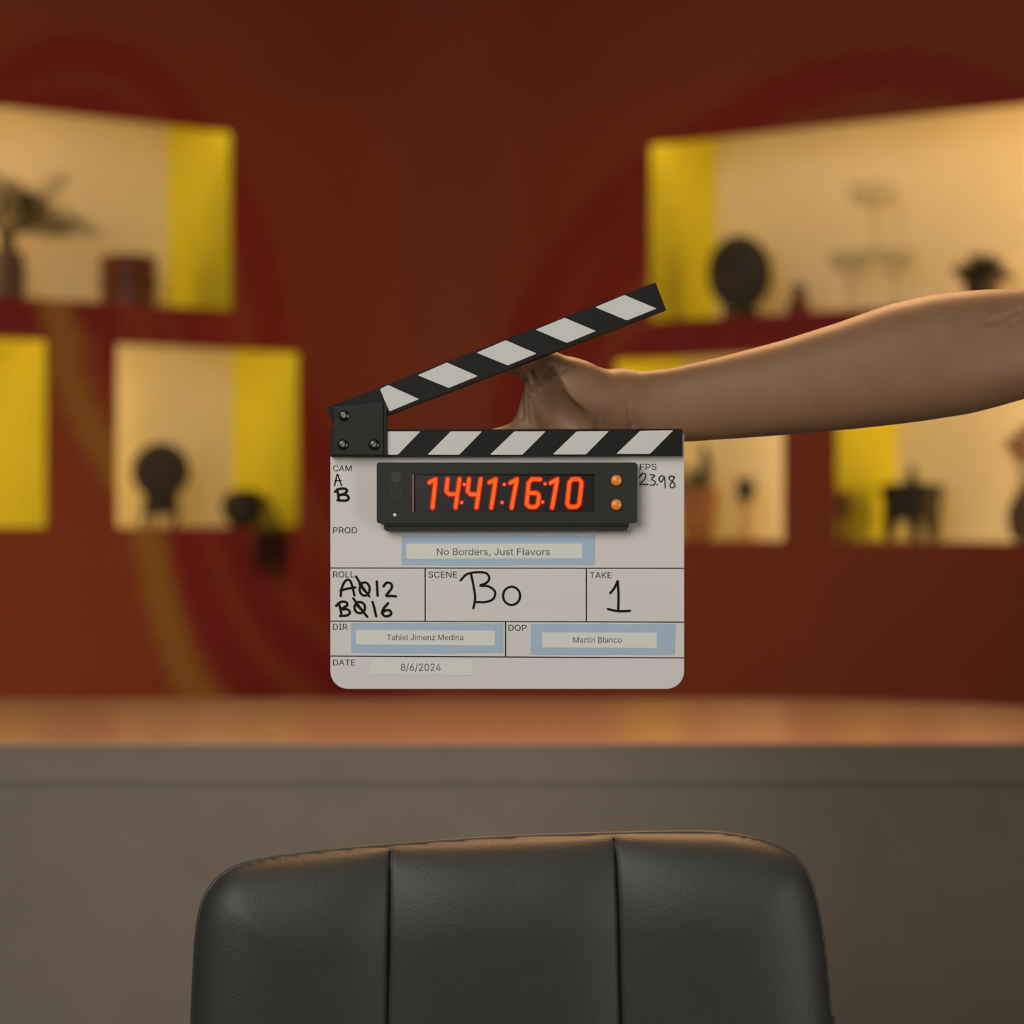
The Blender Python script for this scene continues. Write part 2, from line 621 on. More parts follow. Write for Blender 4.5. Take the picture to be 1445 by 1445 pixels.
def build_wall():
    pts = wall_pts()
    zc = sorted(set([0.0, 2.75] + [round(CZ + z, 6) for nch in NICHES for z in (nch[3], nch[4])]))
    zs = []
    for a, b in zip(zc[:-1], zc[1:]):
        n = max(1, int(math.ceil((b - a) / 0.024)))
        zs += [a + (b - a) * i / n for i in range(n)]
    zs.append(2.75)
    V = [(p.x, p.y, z) for p in pts for z in zs]
    nz = len(zs)
    holes = []
    for s, p0, p1, z0, z1, *_ in NICHES:
        f = wall_px_left if s == 'L' else wall_px_right
        holes.append((f(p0).x, f(p1).x, CZ + z0, CZ + z1))
    Fs = []
    for i in range(len(pts) - 1):
        xm = (pts[i].x + pts[i + 1].x) / 2
        for j in range(nz - 1):
            zm = (zs[j] + zs[j + 1]) / 2
            if any(h[0] < xm < h[1] and h[2] < zm < h[3] for h in holes):
                continue
            Fs.append((i * nz + j, (i + 1) * nz + j, (i + 1) * nz + j + 1, i * nz + j + 1))
    me = bpy.data.meshes.new('wall_back')
    me.from_pydata(V, [], Fs)
    me.materials.append(M['mural'])
    A = np.array(V)
    px = np.stack([722.5 + F * A[:, 0] / A[:, 1], 722.5 - F * (A[:, 2] - CZ) / A[:, 1]], 1)
    ca = me.color_attributes.new('paint', 'FLOAT_COLOR', 'POINT')
    ca.data.foreach_set('color', paint_colours(px).astype(np.float32).ravel())
    me.polygons.foreach_set('use_smooth', [True] * len(me.polygons))
    o = bpy.data.objects.new('wall_back', me)
    C.objects.link(o)
    tag(o, 'rust orange mural wall with flowing dark red and olive bands', kind='structure')


build_wall()
fl = MB().add([(-2.6, -2.0, 0), (2.6, -2.0, 0), (2.6, 5.1, 0), (-2.6, 5.1, 0)], [(0, 1, 2, 3)]).build('floor', M['floor'])
tag(fl, 'dark studio floor', kind='structure')


def niche(side, p0, p1, z0, z1, label, power, top):
    f, t, n = (wall_px_left, tL, nL) if side == 'L' else (wall_px_right, tR, nR)
    a, b = f(p0), f(p1)
    z0, z1 = CZ + z0, CZ + z1
    mid = (a + b) / 2
    root = empty('display_niche', (mid.x, mid.y, z0), 0, label, 'niche', 'lit niches in the mural wall')
    o2 = Vector((mid.x, mid.y))

    def pt(s, dp, z):            # s along the wall, dp into the wall
        q = a + t * s - n * dp - o2
        return (q.x, q.y, z - z0)
    L = (b - a).length
    LIP = 0.052
    zt = z1 + LIP
    W = 0.008

    def slab(s0, s1, d0, d1, za, zb):
        return [pt(s0, d0, za), pt(s1, d0, za), pt(s1, d1, za), pt(s0, d1, za), pt(s0, d0, zb), pt(s1, d0, zb), pt(s1, d1, zb), pt(s0, d1, zb)]
    MB().hexa(slab(-W, L + W, DEPTH, DEPTH + W, z0 - W, zt + W)).build('back_panel', M['cream'], root)
    MB().hexa(slab(-W, L + W, 0.001, DEPTH, zt, zt + W)).build('top_panel', M['cream'], root)
    MB().hexa(slab(-W, L + W, 0.001, DEPTH, z0 - W, z0)).build('bottom_panel', M['cream'], root)
    MB().hexa(slab(-W, 0, 0.001, DEPTH, z0, zt)).build('side_panel', M['yellow'], root)
    MB().hexa(slab(L, L + W, 0.001, DEPTH, z0, zt)).build('side_panel', M['yellow'], root)
    # LED profile standing on the outer side panel, deep inside, facing across the niche
    m = MB()
    sgn = 1 if side == 'L' else -1
    s_wall = 0.0 if side == 'L' else L
    sA, sB = s_wall + sgn * 0.001, s_wall + sgn * 0.014
    m.hexa(slab(min(sA, sB), max(sA, sB), 0.196, 0.224, z0 + 0.004, z1 - 0.004), 0)
    s2 = s_wall + sgn * 0.0146
    q = [pt(s2, 0.198, z0 + 0.008), pt(s2, 0.222, z0 + 0.008), pt(s2, 0.222, z1 - 0.008), pt(s2, 0.198, z1 - 0.008)]
    s3 = s_wall + sgn * 0.0142
    q2 = [pt(s3, 0.198, z0 + 0.008), pt(s3, 0.222, z0 + 0.008), pt(s3, 0.222, z1 - 0.008), pt(s3, 0.198, z1 - 0.008)]
    m.prism(q, q2, 1)
    key = 'led_%.2f' % power
    if key not in M:
        M[key] = mat(key.replace('.', '_'), lin(1, .8, .5), 0.5, emit=lin(1.0, 0.68, 0.25), estr=NICHE_POWER * power)
    m.build('light_strip', [M['alu'], M[key]], root)
    # second LED profile behind the upper lip, tilted down towards the back panel
    m = MB()
    zc = z1 + 0.034
    m.hexa([pt(s_, d_, z_) for z_ in (zc - 0.012, zc + 0.016) for s_, d_ in ((0.01, 0.003), (L - 0.01, 0.003), (L - 0.01, 0.012), (0.01, 0.012))], 0)
    c_, n_ = (0.0175, zc), (0.64, -0.77)
    u_ = (0.77 * 0.008, 0.64 * 0.008)
    lo_, hi_ = (c_[0] - u_[0], c_[1] - u_[1]), (c_[0] + u_[0], c_[1] + u_[1])
    q = [pt(0.012, *lo_), pt(L - 0.012, *lo_), pt(L - 0.012, *hi_), pt(0.012, *hi_)]
    e_ = (-n_[0] * 0.0005, -n_[1] * 0.0005)
    q2 = [pt(0.012, lo_[0] + e_[0], lo_[1] + e_[1]), pt(L - 0.012, lo_[0] + e_[0], lo_[1] + e_[1]), pt(L - 0.012, hi_[0] + e_[0], hi_[1] + e_[1]), pt(0.012, hi_[0] + e_[0], hi_[1] + e_[1])]
    m.prism(q, q2, 1)
    k2 = 'ledtop_%.2f' % top
    if k2 not in M:
        M[k2] = mat(k2.replace('.', '_'), lin(1, .8, .5), 0.5, emit=lin(1.0, 0.68, 0.25), estr=TOP_POWER * top)
    m.build('light_strip', [M['alu'], M[k2]], root)
    return root


NICHE_POWER = 32.0
TOP_POWER = 9.0
for nch in NICHES:
    niche(*nch)

# ------------------------------------------------------------------ counter
CT = CZ - 325.0 * 2.6 / F       # top surface height


def build_counter():
    root = empty('counter', (-0.4, 2.9, 0), 0, 'long beige counter with a glossy thick top and rounded right end behind the chair', 'counter')

    def outline(inset):
        yf, yb = 2.6 + inset, 3.213 - inset
        x0, xs, xe = -1.55 + inset, 0.30, 0.92 - inset
        pts = [(x0, yf), (xe - 0.10, yf)]
        pts += [(xe - 0.10 + 0.10 * math.sin(PI / 2 * i / 6), yf + 0.10 * (1 - math.cos(PI / 2 * i / 6))) for i in range(1, 7)]
        h = yb - (yf + 0.10)
        pts += [(xs + (xe - xs) * math.cos(PI / 2 * i / 20), yf + 0.10 + h * math.sin(PI / 2 * i / 20)) for i in range(1, 21)]
        pts += [(x0, yb)]
        return [(x + 0.4, y - 2.9) for x, y in pts]
    o = outline(0.0)
    MB().prism([(x, y, CT) for x, y in o], [(x, y, CT - 0.005) for x, y in o]).build('countertop', M['counter_top'], root, bevel=0.001)
    o = outline(0.003)
    MB().prism([(x, y, CT - 0.005) for x, y in o], [(x, y, CT - 0.051) for x, y in o]).build('apron', M['counter_front'], root, bevel=0.003)
    o = outline(0.007)
    MB().prism([(x, y, CT - 0.051) for x, y in o], [(x, y, 0.0) for x, y in o]).build('front_panel', M['counter_front'], root)


build_counter()

# ------------------------------------------------------------------ office chair
CH_D = 1.57
CH_A = math.radians(4.0)         # left side slightly nearer


def build_chair():
    O = at(722, 1290, CH_D)
    xa = Vector((math.cos(CH_A), math.sin(CH_A), 0))
    nn = Vector((math.sin(CH_A), -math.cos(CH_A), 0))
    root = empty('office_chair', (O.x, O.y + 0.02, 0), CH_A,
                 'black leather office chair with two stitched seams in front of the counter', 'chair')
    B = Vector((O.x, O.y + 0.02, 0))

    def loc(px, py):
        r = px_ray(px, py)
        c = Vector((0, 0, CZ))
        t = (O - c).dot(nn) / r.dot(nn)
        P = c + r * t - B
        return (P.dot(xa), P.z)
    out_px = [(270, 1480), (272, 1440), (274, 1399), (278, 1323), (288, 1271), (308, 1241), (336, 1224), (393, 1212), (483, 1203), (552, 1198), (704, 1188),
              (870, 1181.5), (960, 1179), (1016, 1179.5), (1068, 1187), (1110, 1203), (1138, 1231), (1153, 1281), (1162, 1337), (1168, 1399), (1171, 1440), (1173, 1480)]
    P = [loc(*p) for p in out_px]
    xl, zl = P[0]
    xr, zr = P[-1]
    zb = 0.53
    P = [(p.x, p.y) for p in catmull([(x, z, 0) for x, z in P], 4)]
    # lower part of the backrest, out of the picture
    P += [(xr - 0.002, 0.72), (xr - 0.012, 0.60), (xr - 0.05, zb + 0.015), (xr - 0.11, zb), (xl + 0.11, zb), (xl + 0.05, zb + 0.015), (xl + 0.012, 0.60), (xl + 0.002, 0.72)]
    poly = np.array(P)
    st = 0.0016
    lo = (poly[:, 0].min() - 0.02, -0.10, zb - 0.02)
    hi = (poly[:, 0].max() + 0.02, 0.10, poly[:, 1].max() + 0.02)
    fld = Field(lo, hi, st)
    X, Z = np.meshgrid(fld.ax[0], fld.ax[2], indexing='ij')
    d = np.full(X.shape, 1e9)
    inside = np.zeros(X.shape, bool)
    for a, b in zip(poly, np.roll(poly, -1, 0)):
        ab = b - a
        t = np.clip(((X - a[0]) * ab[0] + (Z - a[1]) * ab[1]) / (ab @ ab + 1e-12), 0, 1)
        d = np.minimum(d, np.hypot(X - a[0] - t * ab[0], Z - a[1] - t * ab[1]))
        cr = ((a[1] > Z) != (b[1] > Z)) & (X < (b[0] - a[0]) * (Z - a[1]) / (b[1] - a[1] + 1e-12) + a[0])
        inside ^= cr
    d = np.where(inside, d, -d)
    # seams run as gentle lines down the front
    s1t, s1b = loc(550, 1200), loc(547, 1399)
    s2t, s2b = loc(868, 1182), loc(873, 1399)

    def seam_x(t_, b_, z):
        return t_[0] + (b_[0] - t_[0]) * (z - t_[1]) / (b_[1] - t_[1])
    x1, x2 = seam_x(s1t, s1b, Z), seam_x(s2t, s2b, Z)
    xl_, xr_ = poly[:, 0].min(), poly[:, 0].max()

    def bulge(a, b):
        u = np.clip((X - a) / (b - a), 0, 1) * 2 - 1
        return 1 - np.abs(u) ** 3.0
    bl = np.where(X < x1, np.maximum(bulge(xl_, x1), np.where(X < (xl_ + x1) / 2, 1, 0)), np.where(X < x2, bulge(x1, x2), np.maximum(bulge(x2, xr_), np.where(X > (x2 + xr_) / 2, 1, 0))))
    e = np.clip(d / 0.068, 0, 1)
    T = 0.034
    prof = np.sqrt(np.clip(1 - (1 - e) ** 2, 0, 1))
    hf = (T - 0.011 + 0.011 * bl) * prof + 0.004
    hb = 0.030 * np.sqrt(np.clip(1 - (1 - np.clip(d / 0.03, 0, 1)) ** 2, 0, 1)) + 0.004
    sg = np.exp(-((X - x1) / 0.0014) ** 2) + np.exp(-((X - x2) / 0.0014) ** 2)
    hf0 = hf.copy()
    hf = hf - 0.0022 * sg * np.clip(d / 0.004, 0, 1)
    # wrap: the sides curve slightly forwards
    wrap = -0.35 * ((X - (xl_ + xr_) / 2) ** 2) - 0.10 * np.clip(Z - 0.75, 0, 1) * 0
    Y = fld.ax[1][None, :, None]
    yy = Y - wrap[:, None, :]
    hfull = np.where(yy < 0, hf[:, None, :], hb[:, None, :])
    fld.v = np.where(d[:, None, :] > 0, np.abs(yy) - hfull, np.hypot(np.maximum(np.abs(yy) - 0.004, 0), -d[:, None, :]) + 1e-5).astype(np.float32)
    pts, faces = fld.mesh(2)
    back = field_object('backrest', pts, faces, M['leather'], root)
    # piping round the rim
    ring = catmull([(x, -0.35 * (x - (xl_ + xr_) / 2) ** 2 - 0.003, z) for x, z in P[::2]], 3, True)
    # shrink by a hair so that it sits on the rim
    MB().tube(ring + [ring[0]], 0.0018, 8).build('piping', M['leather'], back, smooth=True)
    for (tp, bt) in ((s1t, s1b), (s2t, s2b)):
        line = []
        for i in range(40):
            z = tp[1] - 0.0015 - i * (tp[1] - zb - 0.03) / 39
            x = seam_x(tp, bt, z)
            fx, fz = (x - lo[0]) / st, (z - lo[2]) / st
            ix, iz = int(fx), int(fz)
            u_, v_ = fx - ix, fz - iz
            g_ = wrap - hf0
            y = (g_[ix, iz] * (1 - u_) * (1 - v_) + g_[ix + 1, iz] * u_ * (1 - v_) + g_[ix, iz + 1] * (1 - u_) * v_ + g_[ix + 1, iz + 1] * u_ * v_)
            line.append((x, y + 0.0003, z))
        MB().tube(line, 0.0006, 6).build('seam', M['thread'], back, smooth=True)
    # seat, mechanism, column, star base, casters (below the picture)
    cx = (xl_ + xr_) / 2
    f2 = Field((cx - 0.28, -0.56, 0.40), (cx + 0.28, 0.06, 0.56), 0.006)
    sl, (X3, Y3, Z3) = f2.region(f2.lo, f2.lo + 10)
    qx, qy, qz = np.abs(X3 - cx) - 0.20, np.abs(Y3 + 0.25) - 0.20, np.abs(Z3 - 0.48) - 0.01
    f2.v = (np.sqrt(np.maximum(qx, 0) ** 2 + np.maximum(qy, 0) ** 2 + np.maximum(qz, 0) ** 2) + np.minimum(np.maximum(qx, np.maximum(qy, qz)), 0) - 0.045).astype(np.float32)
    p2, fa2 = f2.mesh(2)
    field_object('seat', p2, fa2, M['leather'], root)
    MB().box((cx - 0.12, -0.36, 0.395), (cx + 0.12, -0.10, 0.43)).build('mechanism', M['chair_plastic'], root, bevel=0.008)
    MB().tube([(cx, 0.02, 0.60), (cx, 0.05, 0.50), (cx, 0.0, 0.415), (cx, -0.12, 0.41)], 0.02, 10, flat=0.5).build('back_bracket', M['chair_plastic'], root, smooth=True)
    MB().lathe([(0.024, 0.12), (0.024, 0.27), (0.016, 0.275), (0.016, 0.40)], (cx, -0.23, 0)).build('column', M['chrome'], root, smooth=True)
    star = MB().lathe([(0.035, 0.075), (0.04, 0.09), (0.04, 0.12), (0.03, 0.13)], (cx, -0.23, 0))
    cast = []
    for k in range(5):
        a = 2 * PI * k / 5 + 0.3
        e_ = (cx + 0.29 * math.cos(a), -0.23 + 0.29 * math.sin(a))
        star.tube([(cx + 0.03 * math.cos(a), -0.23 + 0.03 * math.sin(a), 0.10), (e_[0], e_[1], 0.072)], [0.022, 0.014], 8)
        cast.append((e_, a))
    star.build('star_base', M['chair_plastic'], root, smooth=True)
    for (e_, a) in cast:
        r = Matrix.Rotation(PI / 2, 3, 'X')
        MB().lathe([(0.012, -0.022), (0.027, -0.020), (0.027, -0.004), (0.015, -0.003), (0.015, 0.003), (0.027, 0.004), (0.027, 0.020), (0.012, 0.022)],
                   (e_[0], e_[1], 0.027), 20, rot=Matrix.Rotation(a, 3, 'Z') @ r).tube([(e_[0], e_[1], 0.03), (e_[0], e_[1], 0.066)], 0.006, 8).build('caster', M['chair_plastic'], root, smooth=True)


build_chair()

# ------------------------------------------------------------------ clapperboard
SD = 1.5
SA = math.radians(4.0)           # right side slightly nearer
S0 = at(715.5, 973, SD)
S_x = Vector((math.cos(SA), -math.sin(SA), 0))
S_n = Vector((-math.sin(SA), -math.cos(SA), 0))    # towards the camera
slate = empty('clapperboard', S0, -SA, 'white digital clapperboard with open striped sticks and glowing orange timecode', 'clapperboard')


def SL(px, py, off=0.0):
    """point on the slate (in its own frame) at height off in front of the board face"""
    r = px_ray(px, py)
    c = Vector((0, 0, CZ))
    t = (S0 + S_n * off - c).dot(S_n) / r.dot(S_n)
    P = c + r * t - S0
    return (P.dot(S_x), -off, P.z)


def plate(mb, pts, front, back, m=0):
    """flat plate traced on the slate, front..back heights"""
    fr = [SL(x, y, front) for x, y in pts]
    bk = [(x, -back, z) for x, _, z in fr]
    return mb.prism(fr, bk, m)


def rrect(x0, y0, x1, y1, r, n=6, corners=(1, 1, 1, 1)):
    """corners: tl, tr, br, bl"""
    out = []
    for (cx, cy, a0, on) in ((x0 + r, y0 + r, PI, corners[0]), (x1 - r, y0 + r, 1.5 * PI, corners[1]), (x1 - r, y1 - r, 0, corners[2]), (x0 + r, y1 - r, 0.5 * PI, corners[3])):
        if on:
            out += [(cx + r * math.cos(a0 + PI / 2 * i / n), cy + r * math.sin(a0 + PI / 2 * i / n)) for i in range(n + 1)]
        else:
            out.append((x0 if cx < (x0 + x1) / 2 else x1, y0 if cy < (y0 + y1) / 2 else y1))
    return out


def soft(pts, r=2.5):
    """round the corners of a polygon"""
    out = []
    n = len(pts)
    for i in range(n):
        p, q, s = Vector(pts[i - 1]), Vector(pts[i]), Vector(pts[(i + 1) % n])
        a, b = (p - q).normalized(), (s - q).normalized()
        for t in (0, .25, .5, .75, 1):
            e = q + a * r * (1 - t) ** 2 + b * r * t * t
            out.append((e.x, e.y))
    return out


def ribbon(mb, pts, w, off, m=0, smooth=5, closed=False, thick=0.00012):
    """flat pen stroke with round ends (pixels)"""
    pl = [Vector((p.x, p.y)) for p in catmull([(x, y, 0) for x, y in pts], smooth, closed)] if smooth else [Vector(p) for p in pts]
    if closed:
        pl.append(pl[0])
    if len(pl) == 2:
        pl = [pl[0].lerp(pl[1], t) for t in (0, .5, 1)]
    left, right = [], []
    for i, p in enumerate(pl):
        if closed and i in (0, len(pl) - 1):
            t = (pl[1] - pl[-2]).normalized()
        else:
            t = (pl[min(i + 1, len(pl) - 1)] - pl[max(i - 1, 0)]).normalized()
        nrm = Vector((-t.y, t.x)) * w / 2
        left.append(p + nrm)
        right.append(p - nrm)
    V = [SL(p.x, p.y, off) for q in zip(left, right) for p in q]
    Fs = [(2 * i, 2 * i + 1, 2 * i + 3, 2 * i + 2) for i in range(len(pl) - 1)]
    mb.add(V, Fs, m)
    if not closed:
        for p in (pl[0], pl[-1]):
            disc(mb, p.x, p.y, w / 2, off + 0.00001, m)
    return mb


def disc(mb, x, y, r, off, m=0, n=12):
    V = [SL(x + r * math.cos(2 * PI * i / n), y + r * math.sin(2 * PI * i / n), off) for i in range(n)]
    return mb.add(V, [tuple(range(n))], m)


# outlines of a plain sans serif alphabet: advance, points, faces
CAPH = 509
GLYPHS = {
    ' ': (188, "", ""),
    ',': (188, '38,-119 68,71 137,71 84,-119', '1,0,3 3,2,1'),
    '/': (249, '235,533 71,-76 14,-76 178,533', '0,3,1 2,1,3'),
    '0': (453, '227,-7 174,1 130,24 95,62 69,113 53,178 48,254 53,330 69,395 95,447 130,484 174,508 227,516 279,508 323,484 358,447 384,395 400,330 405,254 400,178 384,113 359,62 323,24 279,1 227,50 261,56 290,74 313,103 330,144 340,194 344,254 340,314 330,365 313,405 290,435 261,453 227,460 192,453 163,435 140,405 123,365 113,314 109,254 113,194 123,144 140,103 163,74 192,56', '5,4,44 44,43,5 6,5,43 43,42,6 42,41,6 7,6,41 41,40,7 8,7,40 0,24,1 47,1,24 1,47,2 46,2,47 10,38,37 37,11,10 2,46,3 46,45,3 4,3,45 44,4,45 8,40,39 9,8,39 39,38,9 38,10,9 35,13,36 12,36,13 25,23,22 22,26,25 34,14,35 13,35,14 20,19,28 29,28,19 19,18,29 30,29,18 31,30,18 18,17,31 32,31,17 17,16,32 26,22,21 27,26,21 21,20,27 20,28,27 32,16,33 16,15,33 34,33,15 14,34,15 24,0,23 23,25,24 11,37,36 36,12,11'),
    '2': (453, '64,0 64,47 234,229 261,257 282,282 299,305 311,327 318,348 320,371 317,397 308,419 293,436 273,449 250,457 224,460 196,457 172,447 153,433 139,413 130,390 127,362 66,362 71,405 86,442 111,473 143,496 182,511 225,516 268,511 306,497 337,474 361,445 376,411 381,372 378,345 371,318 357,290 336,259 306,223 267,180 153,60 153,57 389,57 389,0', '1,0,41 20,19,21 22,21,19 19,18,22 23,22,18 18,24,23 26,16,15 27,14,13 39,2,40 14,27,15 26,15,27 1,41,40 40,2,1 24,18,17 25,24,17 17,16,25 16,26,25 12,11,29 28,12,29 34,33,8 33,32,8 4,38,37 5,4,37 37,36,5 6,5,36 36,35,6 7,6,35 35,34,7 34,8,7 8,32,9 32,31,9 10,9,31 31,30,10 11,10,30 29,11,30 41,0,43 43,42,41 2,39,38 3,2,38 38,4,3 12,28,13 27,13,28'),
    '4': (453, '40,105 40,158 247,509 311,509 109,166 109,163 413,163 413,105 282,0 282,121 282,146 282,318 343,318 343,0 282,105 282,163 343,163 343,105', '1,0,5 1,5,4 4,2,1 5,0,9 5,9,10 2,4,3 15,16,11 8,13,14 9,0,14 5,10,15 12,11,16 7,6,16 17,7,16 17,14,13'),
    '6': (453, '226,-7 182,-1 142,15 109,40 84,74 69,115 64,162 68,199 80,239 102,285 137,340 252,509 322,509 151,261 145,261 154,275 165,288 179,299 196,307 214,312 235,314 278,309 316,295 346,271 370,240 384,201 389,157 384,112 368,73 343,39 310,14 271,-2 226,48 254,52 279,63 299,79 314,101 324,128 327,157 324,187 314,213 299,235 279,251 254,262 226,265 198,262 174,252 153,235 138,214 128,188 125,158 128,128 138,102 153,79 174,63 198,52 174,295', '4,3,52 52,51,4 5,4,51 51,50,5 6,5,50 50,49,6 7,6,49 8,7,49 49,48,8 13,14,47 45,18,17 1,55,54 13,47,46 1,54,2 54,53,2 3,2,53 52,3,53 47,14,48 8,48,14 9,8,14 14,15,9 10,9,15 15,16,10 32,0,33 43,20,44 34,31,30 30,35,34 33,0,31 31,34,33 42,21,43 20,43,21 29,28,36 28,27,36 37,36,27 27,26,37 38,37,26 39,38,26 26,25,39 25,24,39 40,39,24 24,23,40 35,30,29 29,36,35 40,23,41 23,22,41 42,41,22 21,42,22 10,16,11 55,1,0 0,32,55 18,45,44 19,18,44 44,20,19 46,45,17 56,13,17 13,46,17 12,11,16 12,16,56'),
    '8': (453, '226,-7 178,-2 136,11 101,33 74,62 57,96 52,135 55,166 65,195 81,220 101,241 125,256 153,265 153,267 119,282 93,308 76,342 70,380 75,417 90,450 114,477 146,498 184,511 226,516 269,511 306,498 337,477 361,450 377,417 382,380 376,342 359,308 333,282 300,267 300,265 327,256 351,241 372,220 387,195 397,166 401,135 395,96 378,62 352,33 317,11 275,-2 226,49 258,52 285,60 307,74 323,91 333,113 337,139 333,165 322,189 305,208 283,223 256,232 226,235 196,232 169,223 147,208 130,189 119,165 115,139 119,113 129,91 145,74 167,60 195,52 226,290 252,292 274,300 293,313 307,330 316,351 319,376 316,399 308,420 294,437 275,449 252,457 226,460 200,457 177,449 159,437 145,420 136,399 133,376 136,351 145,330 159,313 178,300 201,292', '3,66,4 66,65,4 5,4,65 6,5,65 65,64,6 7,6,64 64,63,7 8,7,63 63,62,8 9,8,62 62,10,9 17,16,88 93,59,58 69,1,0 0,46,69 22,84,83 1,69,68 60,59,12 59,93,12 13,12,93 93,92,13 91,13,92 21,85,84 84,22,21 1,68,2 68,67,2 3,2,67 66,3,67 10,62,61 11,10,61 61,60,11 60,12,11 13,91,14 91,90,14 15,14,90 90,89,15 16,15,89 88,16,89 17,88,87 18,17,87 19,18,87 87,86,19 20,19,86 86,85,20 85,21,20 81,23,82 80,24,81 23,81,24 47,45,48 56,34,57 71,57,34 34,33,71 72,71,33 33,73,72 79,25,80 24,80,25 43,42,50 51,50,42 42,41,51 41,40,51 52,51,40 40,39,52 53,52,39 39,38,53 54,53,38 38,37,54 36,54,37 30,29,76 77,76,29 29,28,77 28,27,77 48,45,44 49,48,44 44,43,49 43,50,49 54,36,55 36,35,55 56,55,35 34,56,35 73,33,32 74,73,32 32,31,74 75,74,31 31,30,75 30,76,75 77,27,78 27,26,78 79,78,26 25,79,26 45,47,0 46,0,47 57,71,58 71,70,58 93,58,70 82,23,83 22,83,23'),
    'A': (480, '16,0 201,509 276,509 463,0 395,0 287,302 276,334 264,372 250,420 232,478 245,478 228,419 213,371 201,333 191,302 85,0 110,142 110,199 370,199 370,142 239,456 154,199 324,199 344,142 135,142', '0,15,16 16,17,0 1,13,12 12,11,1 11,9,1 17,14,13 13,1,17 0,17,1 2,7,6 7,2,8 10,8,2 4,3,19 3,18,19 5,18,6 2,6,18 18,3,2 9,11,20 1,9,10 10,2,1 8,10,20 21,24,22 14,17,21 18,5,22 4,19,23 23,22,24 16,15,24'),
    'B': (456, '60,0 60,509 241,509 289,504 329,491 359,469 381,442 394,410 398,374 395,344 387,320 373,301 356,286 336,275 315,267 315,262 339,257 363,245 385,227 402,203 414,173 418,136 413,100 400,67 377,39 344,18 301,4 247,0 125,57 245,57 296,63 330,80 349,105 355,137 352,161 342,184 327,203 306,218 279,228 248,231 125,231 125,285 238,285 265,288 288,296 308,309 323,326 333,348 336,372 330,403 313,429 283,446 240,452 125,452', '0,28,40 1,0,40 40,41,1 41,53,1 39,43,42 28,0,27 27,29,28 39,42,40 41,40,42 52,2,53 1,53,2 38,37,15 14,45,44 50,4,51 3,51,4 29,27,26 26,30,29 43,39,38 38,15,43 15,14,43 14,44,43 51,3,52 2,52,3 31,25,24 24,23,31 32,31,23 23,22,32 33,32,22 22,21,33 21,20,33 34,33,20 20,19,34 35,34,19 19,18,35 11,10,47 10,9,47 48,47,9 9,8,48 8,7,48 49,48,7 7,6,49 30,26,25 25,31,30 35,18,36 18,17,36 17,16,36 37,36,16 15,37,16 45,14,13 46,45,13 13,12,46 12,11,46 11,47,46 49,6,50 6,5,50 4,50,5'),
    'C': (510, '267,-7 205,1 150,25 104,63 70,115 48,179 40,254 48,329 70,393 104,445 150,484 205,508 267,516 305,513 340,504 373,490 402,471 427,447 448,418 463,385 473,348 408,348 401,373 389,395 375,413 357,428 337,440 315,449 292,454 267,456 223,450 184,432 150,403 125,364 109,314 103,254 109,194 125,145 151,105 184,76 223,59 267,53 292,55 315,60 337,69 357,81 375,96 389,114 401,136 408,160 473,160 463,124 448,91 428,62 402,38 373,19 341,5 305,-4', '5,4,37 37,36,5 6,5,36 35,6,36 6,35,34 7,6,34 34,33,7 8,7,33 30,11,31 40,0,41 28,13,12 41,0,42 28,12,29 0,40,1 39,1,40 29,12,30 11,30,12 1,39,2 39,38,2 3,2,38 4,3,38 37,4,38 8,33,32 9,8,32 32,31,9 10,9,31 31,11,10 43,57,56 56,44,43 26,14,27 44,56,55 55,45,44 25,15,26 14,26,15 52,51,48 49,48,51 51,50,49 20,19,21 22,21,19 19,18,22 23,22,18 18,17,23 45,55,54 46,45,54 54,53,46 47,46,53 53,52,47 52,48,47 23,17,24 17,16,24 25,24,16 15,25,16 42,0,57 57,43,42 13,28,27 27,14,13'),
    'D': (502, '219,0 96,0 96,57 215,57 272,63 318,81 354,110 379,149 394,198 399,255 394,312 379,361 354,399 320,428 275,446 221,452 93,452 93,509 225,509 294,501 353,478 399,441 433,391 455,329 462,255 455,181 433,119 398,68 351,31 291,8 125,509 125,0 60,0 60,509 125,452 125,57', '33,32,16 16,17,33 1,2,32 16,32,2 29,5,4 29,4,0 3,0,4 18,15,14 14,19,18 0,3,31 16,2,34 15,18,30 20,13,12 10,9,24 24,23,10 6,28,27 27,26,6 7,6,26 26,25,7 8,7,25 25,24,8 24,9,8 10,23,11 23,22,11 12,11,22 22,21,12 20,12,21 5,29,28 28,6,5 19,14,13 13,20,19 15,30,34 2,35,34 31,3,35'),
    'E': (419, '60,0 60,509 372,509 372,452 125,452 125,286 355,286 355,229 125,229 125,57 375,57 375,0', '0,9,8 1,0,8 8,5,1 5,4,1 9,0,11 11,10,9 5,8,7 7,6,5 3,2,4 1,4,2'),
    'F': (410, '60,0 60,509 369,509 369,452 125,452 125,278 346,278 346,221 125,221 125,0', '9,8,0 8,5,0 1,0,5 3,2,4 5,8,7 7,6,5 1,5,4 4,2,1'),
    'I': (300, '31,0 31,57 118,57 118,452 31,452 31,509 269,509 269,452 183,452 183,57 269,57 269,0', '1,0,2 3,5,4 9,11,10 7,6,8 2,0,11 11,9,2 3,2,9 9,8,3 8,6,3 5,3,6'),
    'J': (396, '185,-7 124,3 75,33 44,81 33,145 33,173 98,173 98,145 104,104 122,74 149,56 185,50 220,56 248,74 266,104 272,145 272,509 336,509 336,145 326,81 294,33 246,3', '5,4,7 10,1,0 1,10,9 1,9,2 9,8,2 3,2,8 4,3,8 7,4,8 5,7,6 21,13,12 16,15,18 18,17,16 13,21,20 14,13,20 20,19,14 19,18,14 18,15,14 21,12,0 12,11,0 10,0,11'),
